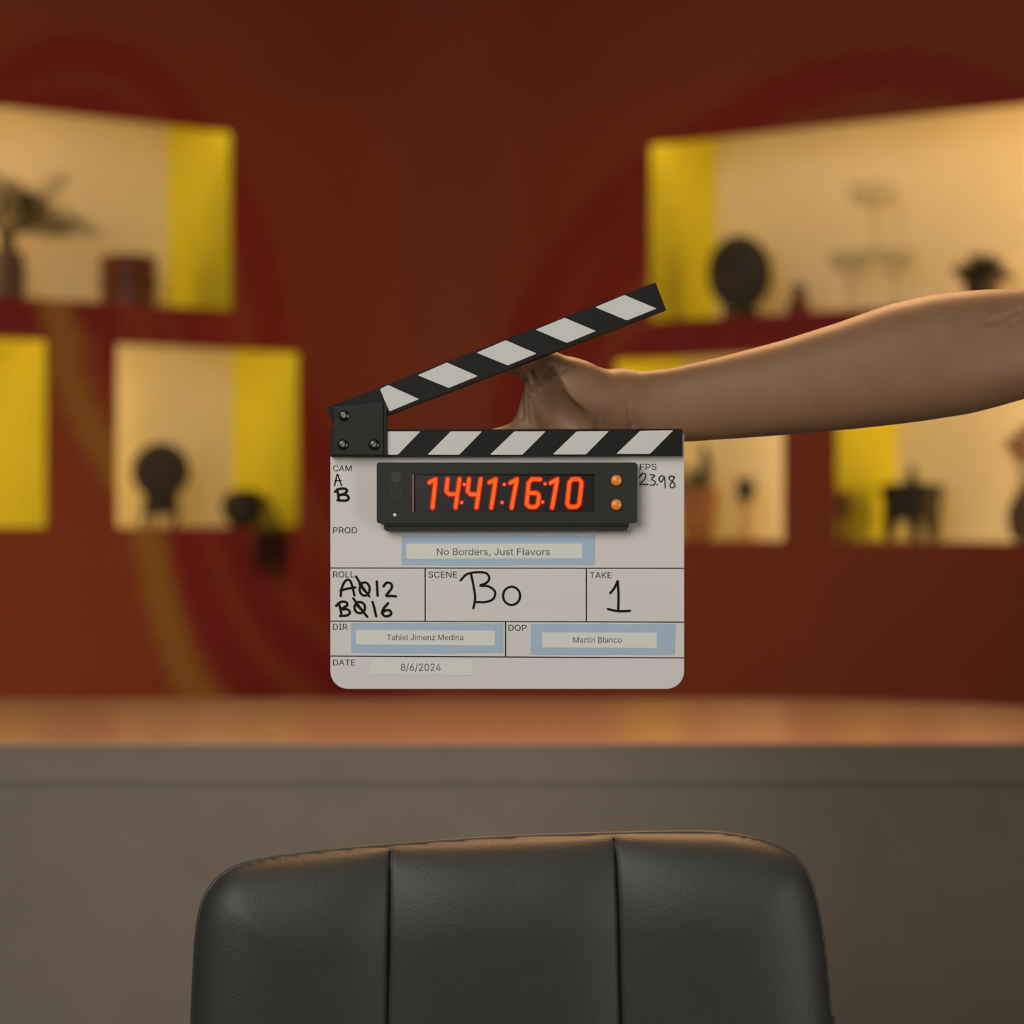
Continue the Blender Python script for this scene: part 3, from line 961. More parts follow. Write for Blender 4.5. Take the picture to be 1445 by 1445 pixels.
    'K': (467, '104,145 104,216 122,239 139,261 157,282 174,303 193,324 212,344 364,509 448,509 231,276 228,276 60,0 60,509 125,509 125,334 124,225 125,193 125,0 372,0 188,259 228,309 449,0 124,242 125,167 198,245 243,288', '0,1,12 13,12,1 0,12,18 2,23,15 1,2,15 13,1,15 15,14,13 5,4,20 19,22,10 10,22,26 8,21,9 6,5,21 7,6,21 21,8,7 16,17,20 3,16,20 20,4,3 0,18,24 16,3,23 10,11,25 19,10,25 17,24,25 20,17,25 5,20,21 9,21,26'),
    'L': (393, '60,0 60,509 125,509 125,57 361,57 361,0', '1,0,3 3,0,5 5,4,3 1,3,2'),
    'M': (628, '60,0 60,509 152,509 277,187 282,174 287,159 293,141 299,123 305,103 311,84 317,65 322,49 307,49 312,65 318,83 324,102 330,121 336,140 342,158 348,174 352,187 476,509 568,509 568,0 504,0 504,291 504,308 504,327 505,347 505,369 506,391 506,413 507,435 507,457 513,457 505,433 498,409 490,386 482,363 474,341 467,322 461,305 456,291 342,0 286,0 170,291 165,304 159,321 152,340 145,361 137,384 129,408 121,432 112,457 119,457 119,437 120,416 120,394 121,372 121,350 122,328 122,309 122,291 122,0 315,73 507,437 119,436', '57,56,1 53,1,56 55,52,54 63,62,0 1,0,62 62,61,1 61,60,1 60,59,1 59,58,1 57,1,58 13,9,12 8,12,9 12,8,44 49,2,50 51,50,2 52,51,2 54,52,2 53,54,2 1,53,2 14,10,11 11,15,14 31,30,22 22,34,31 32,31,34 65,33,35 25,24,23 23,22,25 26,25,22 27,26,22 28,27,22 29,28,22 22,30,29 20,19,42 21,38,37 37,36,21 36,35,21 35,33,21 33,34,21 34,22,21 12,44,43 43,11,12 42,41,20 2,49,48 46,45,3 3,2,48 48,47,3 47,46,3 10,14,64 9,13,64 38,21,39 21,20,39 40,39,20 41,40,20 32,34,65 15,11,43 43,42,18 19,18,42 18,17,43 17,16,43 16,15,43 4,3,45 45,44,5 6,5,44 7,6,44 8,7,44 5,4,45 53,56,66 52,55,66'),
    'N': (523, '60,0 60,509 136,509 343,183 352,169 363,151 375,130 388,107 401,82 414,55 405,54 402,81 401,108 400,134 399,157 399,178 399,195 399,509 463,509 463,0 387,0 202,290 190,310 177,331 164,354 148,381 130,413 108,452 119,454 121,417 122,384 123,354 124,328 125,307 125,291 125,0 403,78 120,430', '33,32,1 32,31,1 31,30,1 27,1,30 30,29,27 2,26,25 35,34,0 1,0,34 33,1,34 26,2,28 27,28,2 1,27,2 20,7,6 11,9,12 9,19,12 13,12,19 14,13,19 19,9,20 9,10,20 7,20,10 10,8,7 14,19,15 16,15,19 19,18,16 17,16,18 6,5,20 25,24,2 22,21,3 3,2,22 23,22,2 24,23,2 9,11,36 8,10,36 3,21,20 4,3,20 5,4,20 27,29,37 26,28,37'),
    'O': (533, '267,-7 205,1 150,25 105,63 70,115 48,179 40,254 48,329 70,393 105,445 150,484 205,508 267,516 329,508 384,484 429,445 464,393 486,329 493,254 486,179 464,115 429,63 384,25 329,1 267,53 310,59 349,76 383,105 408,144 425,194 430,254 425,314 408,365 383,404 349,433 310,450 267,456 223,450 184,433 151,404 125,364 109,314 103,254 109,194 125,144 151,105 184,76 223,59', '5,4,44 44,43,5 6,5,43 42,6,43 6,42,41 7,6,41 41,40,7 8,7,40 45,2,46 39,38,10 47,1,0 0,24,47 46,2,1 1,47,46 37,11,38 10,38,11 2,45,3 4,3,45 44,4,45 8,40,39 9,8,39 39,10,9 12,36,35 35,13,12 27,26,22 33,14,34 22,26,23 25,23,26 13,35,34 34,14,13 20,19,28 29,28,19 19,18,29 18,30,29 30,18,31 18,17,31 32,31,17 17,16,32 27,22,21 21,20,27 20,28,27 32,16,33 16,15,33 14,33,15 23,25,0 24,0,25 36,12,37 11,37,12'),
    'P': (445, '60,0 60,509 235,509 289,503 332,487 366,462 390,430 404,391 409,348 404,304 390,265 366,233 332,207 289,191 235,186 109,186 109,242 233,242 269,246 297,256 318,272 333,294 342,319 344,348 342,376 333,402 318,423 297,439 268,449 232,452 125,452 125,0 125,242 125,186', '15,16,0 1,0,16 15,0,31 16,32,30 1,16,30 18,14,13 13,19,18 27,3,28 2,28,3 15,31,33 14,18,17 28,2,29 30,29,2 1,30,2 20,12,11 21,20,11 11,10,21 10,9,21 22,21,9 9,8,22 8,23,22 23,8,24 8,7,24 25,24,7 7,6,25 6,5,25 26,25,5 4,26,5 19,13,12 12,20,19 26,4,27 3,27,4 14,17,33 17,32,33'),
    'R': (449, '60,0 60,509 236,509 290,504 333,489 367,465 390,433 405,395 409,352 405,309 390,271 367,240 333,217 289,203 236,198 96,198 96,255 234,255 269,258 298,267 319,281 334,300 342,324 345,352 342,380 334,405 319,425 298,440 269,449 233,452 125,452 125,0 353,0 230,229 303,229 428,0 125,255 125,198 246,199 313,210', '15,16,0 1,0,16 15,0,31 16,36,30 1,16,30 34,19,18 27,3,28 2,28,3 15,31,37 17,33,18 28,2,29 30,29,2 1,30,2 20,12,11 21,20,11 11,10,21 10,9,21 22,21,9 9,8,22 23,22,8 24,23,8 8,7,24 7,6,24 25,24,6 6,5,25 26,25,5 4,26,5 13,38,32 13,32,39 12,20,34 19,34,20 26,4,27 3,27,4 14,33,37 33,17,36 36,37,33 33,14,38 34,18,33 12,34,39 32,35,39'),
    'S': (447, '224,-9 172,-4 128,9 91,31 64,60 46,96 38,137 104,137 110,110 123,88 142,71 166,59 194,52 224,49 257,52 286,60 311,74 329,92 341,114 346,139 342,161 332,179 316,193 296,205 272,214 245,222 184,239 128,260 86,289 60,326 52,372 58,413 75,448 102,476 138,498 180,511 227,516 275,511 316,498 351,476 377,449 394,415 401,378 337,378 326,412 302,437 267,453 225,459 194,456 167,448 145,435 129,418 118,398 115,376 119,352 131,334 148,319 169,308 191,300 212,293 264,279 287,272 312,264 336,252 359,238 379,220 395,198 405,171 408,139 403,99 386,64 360,34 323,11 278,-4', '4,3,9 9,8,4 5,4,8 8,7,5 6,5,7 30,29,54 54,53,30 31,30,53 53,52,31 32,31,52 50,49,34 12,1,0 0,13,12 58,26,59 1,12,11 26,58,57 48,35,49 34,49,35 1,11,2 11,10,2 3,2,10 9,3,10 26,57,27 57,56,27 28,27,56 56,55,28 29,28,55 54,29,55 32,52,51 33,32,51 51,50,33 50,34,33 73,15,14 60,25,24 15,73,72 72,16,15 23,62,24 62,61,24 60,24,61 45,38,46 37,46,38 71,70,17 18,17,70 70,69,18 19,18,69 69,68,19 68,67,19 20,19,67 67,66,20 21,20,66 66,65,21 64,21,65 42,41,43 16,72,71 71,17,16 21,64,22 64,63,22 23,22,63 62,23,63 43,41,44 41,40,44 40,39,44 45,44,39 38,45,39 73,14,0 13,0,14 59,26,25 25,60,59 46,37,47 37,36,47 48,47,36 35,48,36'),
    'T': (449, '32,452 32,509 417,509 417,452 257,452 257,0 193,0 193,452', '1,0,7 3,2,4 7,6,5 5,4,7 4,2,7 1,7,2'),
    'a': (389, '160,-9 126,-5 94,5 68,22 48,45 35,73 30,108 34,138 43,161 58,179 78,193 100,203 125,211 152,216 178,220 209,224 234,227 252,230 265,235 273,243 276,255 276,257 273,279 267,297 256,311 240,322 220,329 196,331 171,329 149,322 132,313 118,301 107,288 100,274 41,291 57,322 79,346 104,364 133,375 163,382 194,384 215,383 239,379 263,372 286,360 306,343 322,320 333,290 337,251 337,0 277,0 277,52 272,52 264,38 252,25 236,12 215,1 190,-6 170,45 202,49 228,59 248,74 263,93 272,115 276,138 276,190 270,186 259,182 246,179 231,176 216,173 200,171 186,169 175,168 154,164 134,159 117,150 103,139 95,124 92,105 94,87 102,72 114,61 130,52 149,47', '4,3,81 81,80,4 5,4,80 80,79,5 6,5,79 79,78,6 7,6,78 8,7,78 78,77,8 9,8,77 10,9,77 35,34,33 33,32,35 84,83,1 72,14,73 57,58,0 13,74,73 73,14,13 84,1,0 0,58,84 12,75,74 74,13,12 29,28,38 28,39,38 1,83,2 83,82,2 3,2,82 81,3,82 10,77,76 11,10,76 76,75,11 75,12,11 35,32,31 36,35,31 31,30,36 37,36,30 30,29,37 29,38,37 15,71,70 26,41,27 40,27,41 16,69,68 68,67,16 67,17,16 59,56,55 60,59,55 55,54,60 15,70,69 69,16,15 25,42,26 41,26,42 51,50,49 21,20,48 48,47,21 62,52,51 63,62,51 51,49,63 64,63,49 49,48,64 48,65,64 19,18,65 65,48,19 48,20,19 21,47,22 47,46,22 23,22,46 46,45,23 60,54,53 61,60,53 53,52,61 52,62,61 17,67,66 66,65,17 65,18,17 23,45,24 45,44,24 25,24,44 44,43,25 42,25,43 56,59,57 58,57,59 14,72,71 71,15,14 27,40,28 39,28,40'),
    'c': (396, '207,-8 159,-2 117,16 82,46 56,85 40,133 34,187 40,243 56,291 82,330 117,360 159,378 207,384 234,383 260,377 284,368 305,356 324,341 340,322 353,301 362,277 303,262 298,276 290,289 281,301 270,311 257,319 242,325 226,329 207,330 173,325 145,310 124,287 108,258 99,224 96,187 99,151 108,117 124,89 145,66 173,51 207,46 226,48 243,52 258,58 271,66 282,76 292,89 299,102 304,117 363,102 354,78 341,56 325,37 306,21 285,9 261,-1 235,-6', '5,4,37 37,36,5 6,5,36 36,35,6 35,34,6 7,6,34 34,33,7 8,7,33 12,28,13 41,0,42 28,12,29 0,41,1 40,1,41 30,29,11 29,12,11 1,40,2 40,39,2 3,2,39 39,38,3 4,3,38 37,4,38 8,33,32 9,8,32 32,31,9 10,9,31 31,30,10 30,11,10 43,57,56 56,44,43 26,14,27 44,56,55 55,45,44 25,15,26 14,26,15 53,52,47 48,47,52 52,51,48 49,48,51 51,50,49 20,19,21 22,21,19 19,18,22 45,55,54 46,45,54 54,53,46 53,47,46 22,18,23 18,17,23 24,23,17 17,16,24 25,24,16 15,25,16 42,0,57 57,43,42 13,28,27 27,14,13'),
    'd': (424, '195,-8 151,-2 111,16 79,45 55,84 39,133 34,189 39,245 55,293 79,332 112,361 151,378 196,384 228,381 253,373 272,360 287,346 298,331 306,319 311,319 311,509 372,509 372,0 313,0 313,59 307,59 298,46 287,31 272,17 252,4 227,-5 205,47 236,51 263,65 284,86 299,115 309,150 312,189 309,229 300,263 284,291 263,312 237,325 205,330 172,325 145,311 124,290 108,261 99,227 96,189 99,151 109,117 124,88 145,66 172,51', '5,4,51 51,50,5 6,5,50 50,49,6 49,48,6 7,6,48 48,47,7 8,7,47 45,11,10 30,31,0 54,0,31 43,12,44 0,54,1 53,1,54 11,45,44 44,12,11 1,53,2 3,2,53 53,52,3 4,3,52 51,4,52 8,47,46 9,8,46 46,45,9 45,10,9 13,42,14 32,29,28 33,32,28 28,27,33 27,26,33 16,15,41 42,41,15 14,42,15 24,23,22 36,35,24 24,22,36 22,37,36 37,22,38 22,21,38 21,19,38 39,38,19 19,21,20 33,26,25 34,33,25 25,24,34 24,35,34 39,19,40 19,18,40 41,40,18 18,17,41 16,41,17 29,32,30 31,30,32 42,13,43 12,43,13'),
    'e': (404, '212,-8 161,-2 117,16 82,46 56,85 40,132 34,187 39,242 55,290 81,329 115,359 157,378 205,384 236,382 266,374 294,361 319,341 341,315 357,282 368,242 371,194 371,169 75,169 75,221 338,221 310,202 307,237 298,269 283,294 263,314 237,326 205,330 173,326 146,313 125,294 109,270 99,241 96,211 96,178 100,139 110,106 128,80 151,61 179,50 212,46 234,48 254,53 271,61 285,73 297,88 306,105 365,91 353,63 335,39 311,19 283,4 249,-5 308,221 97,221 97,169', '6,5,22 22,23,6 7,6,23 5,4,39 22,5,39 7,23,36 8,7,36 36,35,8 35,9,8 42,41,2 34,33,10 0,43,1 31,12,32 11,32,12 42,2,1 1,43,42 32,11,33 10,33,11 2,41,3 41,40,3 4,3,40 39,4,40 9,35,34 34,10,9 56,46,45 46,56,55 55,47,46 15,14,29 30,29,14 13,30,14 20,19,24 18,24,19 52,51,50 21,25,38 21,20,25 20,24,25 24,18,26 27,26,18 18,17,27 47,55,54 48,47,54 54,53,48 49,48,53 53,52,49 52,50,49 27,17,28 17,16,28 29,28,16 15,29,16 56,45,0 45,44,0 43,0,44 37,38,25 30,13,31 12,31,13 22,39,59 36,23,58 24,26,57 37,25,57 37,57,58 21,38,59'),
    'h': (410, '114,227 114,0 53,0 53,509 114,509 114,287 102,287 124,332 152,362 187,379 227,384 264,380 295,369 321,349 341,321 353,285 357,240 357,0 296,0 296,235 290,275 273,304 246,323 210,329 184,326 161,317 141,303 126,283 117,257 114,311', '3,2,6 1,0,2 6,2,0 25,24,8 26,25,7 25,8,7 6,0,28 5,6,28 28,27,5 27,26,5 26,7,5 3,6,4 9,23,10 10,23,22 22,11,10 19,18,17 17,16,19 19,16,20 16,15,20 15,14,20 21,20,14 14,13,21 13,12,21 22,21,12 11,22,12 23,9,24 8,24,9 5,7,29 4,6,29'),
    'i': (167, '53,0 53,379 114,379 114,0 84,443 67,446 54,455 44,468 41,483 44,499 54,512 67,521 84,524 100,521 114,512 123,499 126,483 123,468 114,455 100,446', '10,6,5 5,11,10 8,7,6 6,10,8 9,8,10 12,19,13 17,16,18 14,18,16 16,15,14 18,14,19 13,19,14 1,0,3 3,2,1 19,12,4 5,4,12 11,5,12'),
    'l': (189, '139,-2 101,3 74,20 58,47 53,84 53,509 114,509 114,99 115,77 120,62 130,54 146,52 154,52 160,53 165,53 170,54 181,3 172,1 162,-1 151,-2', '10,9,1 2,1,9 3,2,9 9,8,3 4,3,8 8,7,4 5,4,7 7,6,5 11,0,19 19,12,11 17,16,14 16,15,14 12,19,18 13,12,18 18,17,13 17,14,13 10,1,0 0,11,10'),
    'm': (610, '53,0 53,379 112,379 112,295 108,295 118,323 132,346 151,363 172,376 195,384 219,386 257,380 287,361 309,331 321,295 312,295 322,321 337,343 357,361 381,375 407,383 437,386 468,383 497,372 522,354 541,328 553,296 557,255 557,0 496,0 496,254 490,289 473,313 447,326 419,330 395,328 374,320 358,307 345,290 338,270 335,247 335,0 274,0 274,260 269,288 253,311 229,326 199,330 178,328 158,320 140,307 126,289 117,266 114,238 114,0 112,308 317,307', '50,6,5 0,54,53 1,0,53 4,1,53 53,52,4 3,4,52 52,51,3 51,50,3 50,5,3 1,4,2 46,10,47 9,47,10 8,48,47 47,9,8 45,44,13 13,12,45 45,12,46 12,11,46 10,46,11 6,50,49 7,6,49 49,48,7 48,8,7 14,15,39 35,20,19 36,35,18 35,19,18 14,39,38 16,14,38 38,37,16 17,16,37 37,36,17 36,18,17 21,34,33 21,33,22 28,27,30 27,26,30 28,30,29 30,26,31 26,25,31 32,31,25 25,24,32 24,23,32 33,32,23 22,33,23 20,35,34 34,21,20 41,40,42 43,42,40 40,39,43 39,15,43 44,43,15 13,44,15 3,5,55 2,4,55 14,16,56 13,15,56'),
    'n': (410, '114,227 114,0 53,0 53,379 112,379 112,287 102,287 124,332 152,362 187,379 227,384 264,380 295,369 321,349 341,321 353,285 357,240 357,0 296,0 296,235 290,275 273,304 246,323 210,329 184,326 161,317 141,303 126,283 117,257 112,308', '1,0,2 3,2,0 6,3,0 25,24,8 26,25,7 25,8,7 6,0,28 5,6,28 28,27,5 27,26,5 26,7,5 3,6,4 9,23,10 10,23,22 22,11,10 19,18,17 17,16,19 19,16,20 16,15,20 15,14,20 21,20,14 14,13,21 13,12,21 22,21,12 11,22,12 23,9,24 8,24,9 5,7,29 4,6,29'),
    'o': (415, '207,-8 159,-2 117,16 82,46 56,85 40,133 34,187 40,243 56,291 82,330 117,360 159,378 207,384 256,378 299,360 333,330 359,291 376,243 381,187 376,133 359,85 333,46 299,16 256,-2 207,46 242,51 270,66 292,89 307,117 316,151 319,187 316,224 307,258 292,287 270,310 242,325 207,330 173,325 145,310 124,287 108,258 99,224 96,187 99,151 108,117 124,89 145,66 173,51', '5,4,44 44,43,5 6,5,43 43,42,6 42,41,6 7,6,41 41,40,7 8,7,40 0,24,1 47,1,24 1,47,2 46,2,47 10,38,37 37,11,10 2,46,3 46,45,3 4,3,45 44,4,45 8,40,39 9,8,39 39,38,9 38,10,9 36,35,13 12,36,13 25,23,22 22,26,25 34,14,35 13,35,14 20,19,28 29,28,19 19,18,29 30,29,18 31,30,18 18,17,31 32,31,17 17,16,32 26,22,21 27,26,21 21,20,27 20,28,27 32,16,33 16,15,33 34,33,15 14,34,15 24,0,23 23,25,24 11,37,36 36,12,11'),
    'r': (259, '53,0 53,379 112,379 112,321 115,321 130,347 152,367 181,380 213,385 221,385 229,384 237,384 243,384 243,322 239,323 230,324 219,325 207,326 182,323 159,315 140,301 126,284 117,262 114,237 114,0', '24,23,0 1,0,23 1,3,2 4,21,20 1,23,22 3,1,22 22,21,3 21,4,3 8,17,16 7,18,17 17,8,7 13,12,14 11,14,12 14,11,15 10,15,11 15,10,16 10,9,16 8,16,9 4,20,19 5,4,19 6,5,19 19,18,6 18,7,6'),
    's': (365, '182,-8 145,-5 112,3 84,18 62,38 45,63 36,94 94,107 105,79 124,60 150,49 181,45 217,50 244,62 262,81 268,103 265,121 254,136 237,147 212,155 149,170 104,186 72,208 53,237 47,274 51,305 65,332 87,354 115,370 149,381 187,384 223,381 254,372 279,358 299,339 314,316 324,290 268,277 258,298 243,316 219,328 187,333 156,329 131,317 114,299 109,277 112,258 124,243 144,232 172,223 229,209 275,194 306,171 325,142 331,107 326,75 312,47 290,24 260,6 223,-5', '3,8,4 5,4,8 8,7,5 6,5,7 25,24,45 0,11,1 10,1,11 20,49,48 28,43,42 42,29,28 1,10,2 10,9,2 3,2,9 8,3,9 20,48,21 48,47,21 22,21,47 47,46,22 23,22,46 24,23,46 45,24,46 25,45,44 26,25,44 27,26,44 44,43,27 43,28,27 40,31,41 30,41,31 12,59,58 58,13,12 18,50,19 39,32,40 31,40,32 14,57,56 56,55,14 15,14,55 55,54,15 16,15,54 54,53,16 53,52,16 36,35,37 13,58,57 57,14,13 16,52,17 52,51,17 18,17,51 50,18,51 37,35,38 35,34,38 39,38,34 34,33,39 32,39,33 11,0,59 59,12,11 49,20,19 19,50,49 29,42,41 41,30,29'),
    't': (227, '204,379 204,327 6,327 6,379 65,471 126,471 126,98 128,76 136,61 150,53 170,50 177,50 185,51 194,52 202,54 213,2 203,-1 192,-3 180,-4 168,-4 125,2 92,21 72,52 65,93 126,379 126,327 65,327 65,379', '9,8,20 20,8,21 22,21,8 8,7,22 23,22,7 7,6,23 25,26,6 10,19,18 11,10,18 18,17,11 17,12,11 13,16,15 14,13,15 12,17,16 16,13,12 9,20,19 19,10,9 5,4,24 1,0,24 25,1,24 23,6,26 3,2,26 27,3,26 27,24,4'),
    'u': (410, '182,-5 146,-1 115,11 89,31 69,59 57,95 53,139 53,379 114,379 114,144 119,105 137,75 164,56 200,50 226,53 249,62 268,77 283,97 293,122 296,153 296,379 357,379 357,0 298,0 298,92 307,92 286,47 257,17 222,0 298,72', '6,5,9 7,6,9 9,8,7 12,1,0 0,13,12 1,12,2 11,2,12 2,11,3 4,3,11 11,10,4 5,4,10 9,5,10 14,28,27 15,14,27 27,26,15 26,16,15 24,25,18 19,18,25 25,22,19 22,21,19 20,19,21 22,25,23 16,26,24 17,16,24 24,18,17 13,0,28 28,14,13 24,26,29 23,25,29'),
    'v': (389, '163,0 17,379 84,379 165,155 177,121 187,87 196,53 206,21 184,21 194,53 203,87 213,121 224,155 305,379 371,379 226,0 195,58', '0,3,1 2,1,3 8,9,0 9,5,0 5,4,0 3,0,4 12,15,14 14,13,12 6,7,15 10,6,15 11,10,15 15,12,11 8,0,15 15,7,8 6,10,16 5,9,16'),
    'z': (380, '42,0 42,46 254,320 254,323 48,323 48,379 333,379 333,331 126,60 126,56 339,56 339,0', '1,0,9 9,8,1 1,8,2 3,2,7 7,2,8 3,7,6 9,0,11 11,10,9 5,4,3 3,6,5'),
}


def text_verts(s):
    V, Fs, x = [], [], 0
    for c in s:
        adv, vs, fs = GLYPHS[c]
        n = len(V)
        V += [(x + int(p.split(',')[0]), int(p.split(',')[1])) for p in vs.split()]
        Fs += [tuple(n + int(q) for q in f.split(',')) for f in fs.split()]
        x += adv
    return V, Fs


def lettering(mb, s, x0, x1, base, cap, off, m=0, base1=None):
    """text between pixel columns x0..x1 standing on the baseline"""
    V, Fs = text_verts(s)
    a, b = min(p[0] for p in V), max(p[0] for p in V)
    base1 = base if base1 is None else base1
    out = []
    for x, y in V:
        t = (x - a) / (b - a)
        out.append(SL(x0 + (x1 - x0) * t, base + (base1 - base) * t - y / CAPH * cap, off))
    mb.add(out, Fs, m)
    return mb


def build_slate():
    # board
    b = MB()
    plate(b, rrect(466, 612, 965.5, 972.5, 25, 8, (0, 0, 1, 1)), 0.0, -0.004)
    b.build('board', M['board'], slate, bevel=0.0006)
    # lower stick (black bar with white stripes inlaid)
    m = MB()
    plate(m, [(466, 606), (963, 605), (963, 643.5), (466, 644.5)], 0.006, -0.008, 0)
    q = lambda x, y: (440 + x / 2.676, 380 + y / 2.676)
    for s in ([(283, 612), (410, 612), (325, 700), (283, 700)], [(525, 612), (643, 612), (557, 700), (437, 700)], [(765, 612), (883, 612), (795, 700), (673, 700)],
              [(1000, 612), (1122, 611), (1035, 699), (910, 699)], [(1240, 610), (1365, 608), (1277, 697), (1150, 697)]):
        plate(m, soft([q(*p) for p in s], 1.6), 0.0063, 0.0055, 1)
    m.build('lower_stick', [M['stick_black'], M['stick_white']], slate)
    # upper stick
    m = MB()
    plate(m, [(460.5, 575), (925, 398.5), (939.5, 436), (476, 612)], 0.006, -0.008, 0)
    for s in ([(258, 452), (288, 437), (405, 490), (292, 537)], [(400, 400), (510, 352), (627, 403), (517, 448)], [(622, 315), (732, 268), (849, 318), (740, 363)],
              [(845, 228), (955, 183), (1073, 233), (963, 278)], [(1070, 143), (1180, 97), (1302, 148), (1190, 193)]):
        plate(m, soft([q(*p) for p in s], 1.6), 0.0063, 0.0055, 1)
    m.build('upper_stick', [M['stick_black'], M['stick_white']], slate)
    # hinge plate and bolts
    m = MB()
    plate(m, [(467, 612), (471, 606), (471, 574), (541, 566), (546, 574), (546, 643.5), (467, 643.5)], 0.0085, 0.006, 0)
    plate(m, [(471, 575), (541, 566), (541, 642.5), (471, 642.5)], 0.0098, 0.0084, 0)
    hp = m.build('hinge_plate', M['plate'], slate, bevel=0.0006)
    for (x, y) in ((485.5, 586.5), (484, 627.5), (528, 627.5)):
        c = SL(x, y, 0.0098)
        r = Matrix.Rotation(PI / 2, 3, 'X')
        MB().lathe([(0.0037, 0), (0.0037, 0.0006), (0.0031, 0.0014), (0.0016, 0.0018), (0.0015, 0.0008), (0.0004, 0.0008)], c, 24, rot=r).build('bolt', M['bolt'], hp, smooth=True, angle=50)
    # timecode unit
    m = MB()
    H = 0.010
    fr = rrect(531.5, 652.5, 899, 738.5, 4, 4)
    inner = [(583, 669), (839, 669), (839, 723), (583, 723)]
    # frame front with the window cut out: four strips + sides
    o0 = [SL(x, y, H) for x, y in fr]
    bk = [(x, -0.0002, z) for x, _, z in o0]
    n = len(o0)
    V = o0 + bk + [SL(x, y, H) for x, y in inner] + [(p[0], -(H - 0.0025), p[2]) for p in [SL(x, y, H) for x, y in inner]]
    k = n // 4
    Fs = [(i, i + n, (i + 1) % n + n, (i + 1) % n) for i in range(n)]
    iv = 2 * n
    cor = [2, k + 2, 2 * k + 2, 3 * k + 2]
    for i in range(4):
        a, c = cor[i], cor[(i + 1) % 4]
        arc = []
        j = a
        while True:
            arc.append(j)
            if j == c:
                break
            j = (j + 1) % n
        Fs.append(tuple(arc + [iv + (i + 1) % 4, iv + i]))
        Fs.append((iv + i, iv + (i + 1) % 4, iv + 4 + (i + 1) % 4, iv + 4 + i))
    Fs.append(tuple(reversed(range(n, 2 * n))))
    m.add(V, Fs, 0)
    plate(m, [(542, 736), (887.5, 736), (887.5, 741), (884, 749.5), (545, 749.5), (542, 747)], 0.0072, 0.0002, 0)
    plate(m, [(542, 738), (887, 738), (887, 741.5), (542, 741.5)], 0.0090, 0.0075, 0)
    hs = m.build('timecode_unit', M['housing'], slate)
    m = MB()
    plate(m, inner, H - 0.0025, H - 0.0031, 0)
    sc = m.build('display_window', M['screen'], hs)
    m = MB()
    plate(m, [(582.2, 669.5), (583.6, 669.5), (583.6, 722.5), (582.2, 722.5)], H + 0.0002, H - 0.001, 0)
    m.build('lit_window_edge', M['recess_light'], hs)  # coloured strip stands in for light catching the left recess wall
    # digits
    c2 = lambda x, y: (450 + x / 5.352, 630 + y / 5.352)
    c3 = lambda x, y: (700 + x / 5.161, 630 + y / 5.161)
    strokes = [
        [[c2(835, 272), c2(882, 246), c2(858, 462)]],
        [[c2(972, 246), c2(962, 338), c2(984, 360), c2(1046, 360)], [c2(1062, 246), c2(1032, 462)]],
        [[c2(1134, 246), c2(1122, 338), c2(1146, 362), c2(1206, 362)], [c2(1222, 246), c2(1190, 462)]],
        [[c2(1288, 272), c2(1336, 246), c2(1302, 462)]],
        [[c3(104, 266), c3(152, 238), c3(113, 446)]],
        [[c3(322, 240), c3(262, 238), c3(238, 264), c3(222, 420), c3(244, 440), c3(288, 440), c3(305, 420), c3(312, 358), c3(298, 340), c3(234, 338)]],
        [[c3(398, 266), c3(446, 238), c3(408, 446)]],
        [[c3(556, 238), c3(602, 238), c3(623, 262), c3(606, 418), c3(584, 440), c3(534, 440), c3(518, 418), c3(534, 262), c3(556, 238)]],
    ]

    def run(mb, st_, w, off, mi):
        # straight segments with round joints
        for a, b_ in zip(st_[:-1], st_[1:]):
            ribbon(mb, [a, b_], w, off, mi, smooth=0)
    for dg in strokes:
        m = MB()
        for st_ in dg:
            run(m, st_, 8.4, H - 0.0022, 0)
        for st_ in dg:
            run(m, st_, 5.2, H - 0.0019, 1)
        m.build('digit', [M['led_edge'], M['led_core']], hs)
    for pr in ((c2(1097, 287), c2(1078, 423)), (c2(1400, 287), c2(1383, 423)), (c3(357, 272), c3(340, 405))):
        m = MB()
        for (x, y) in pr:
            disc(m, x, y, 3.3, H - 0.0022, 0)
            disc(m, x, y, 2.2, H - 0.0019, 1)
        m.build('colon', [M['led_edge'], M['led_dot']], hs)
    for (x, y) in (c3(876, 247), c3(876, 424)):
        c = SL(x, y, H)
        r = Matrix.Rotation(PI / 2, 3, 'X')
        MB().lathe([(0.0044, 0), (0.0044, 0.0004), (0.0039, 0.0006)], c, 24, rot=r).build('button_ring', M['housing'], hs, smooth=True)
        MB().lathe([(0.0037, 0), (0.0036, 0.0012), (0.0028, 0.0021), (0.0012, 0.0026)], c, 24, rot=r).build('button', M['button'], hs, smooth=True)
    # moulded emblem and pin hole on the left of the unit
    m = MB()
    x, y = c2(580, 232)
    disc(m, x, y, 8, H + 0.0001, 0, 20)
    for pts in ([(560, 285), (540, 310), (565, 335), (540, 362), (560, 390)], [(580, 280), (582, 330), (575, 390)], [(600, 285), (622, 315), (598, 335), (626, 365), (600, 392)],
                [(545, 320), (582, 345), (622, 322)], [(550, 370), (582, 355), (615, 372)]):
        ribbon(m, [c2(*p) for p in pts], 1.5, H + 0.0001, 0)
    m.build('emblem', M['emblem'], hs)
    m = MB()
    x, y = c2(573, 516)
    disc(m, x, y, 2.4, H + 0.0001, 0)
    m.build('sensor', M['stick_white'], hs)

    # printed rules and words on the board
    m = MB()
    O = 0.00015
    for a, b_, w in (((466, 801.5), (965, 802), 1.5), ((466, 876.3), (965, 878), 1.5), ((466, 925.8), (965, 928.3), 1.5)):
        ribbon(m, [a, b_], w, O, 0, smooth=0)
    for x, y0, y1 in ((600, 802, 876), (827.4, 802, 877), (713.5, 877, 927)):
        ribbon(m, [(x, y0), (x, y1)], 1.6, O, 0, smooth=0)
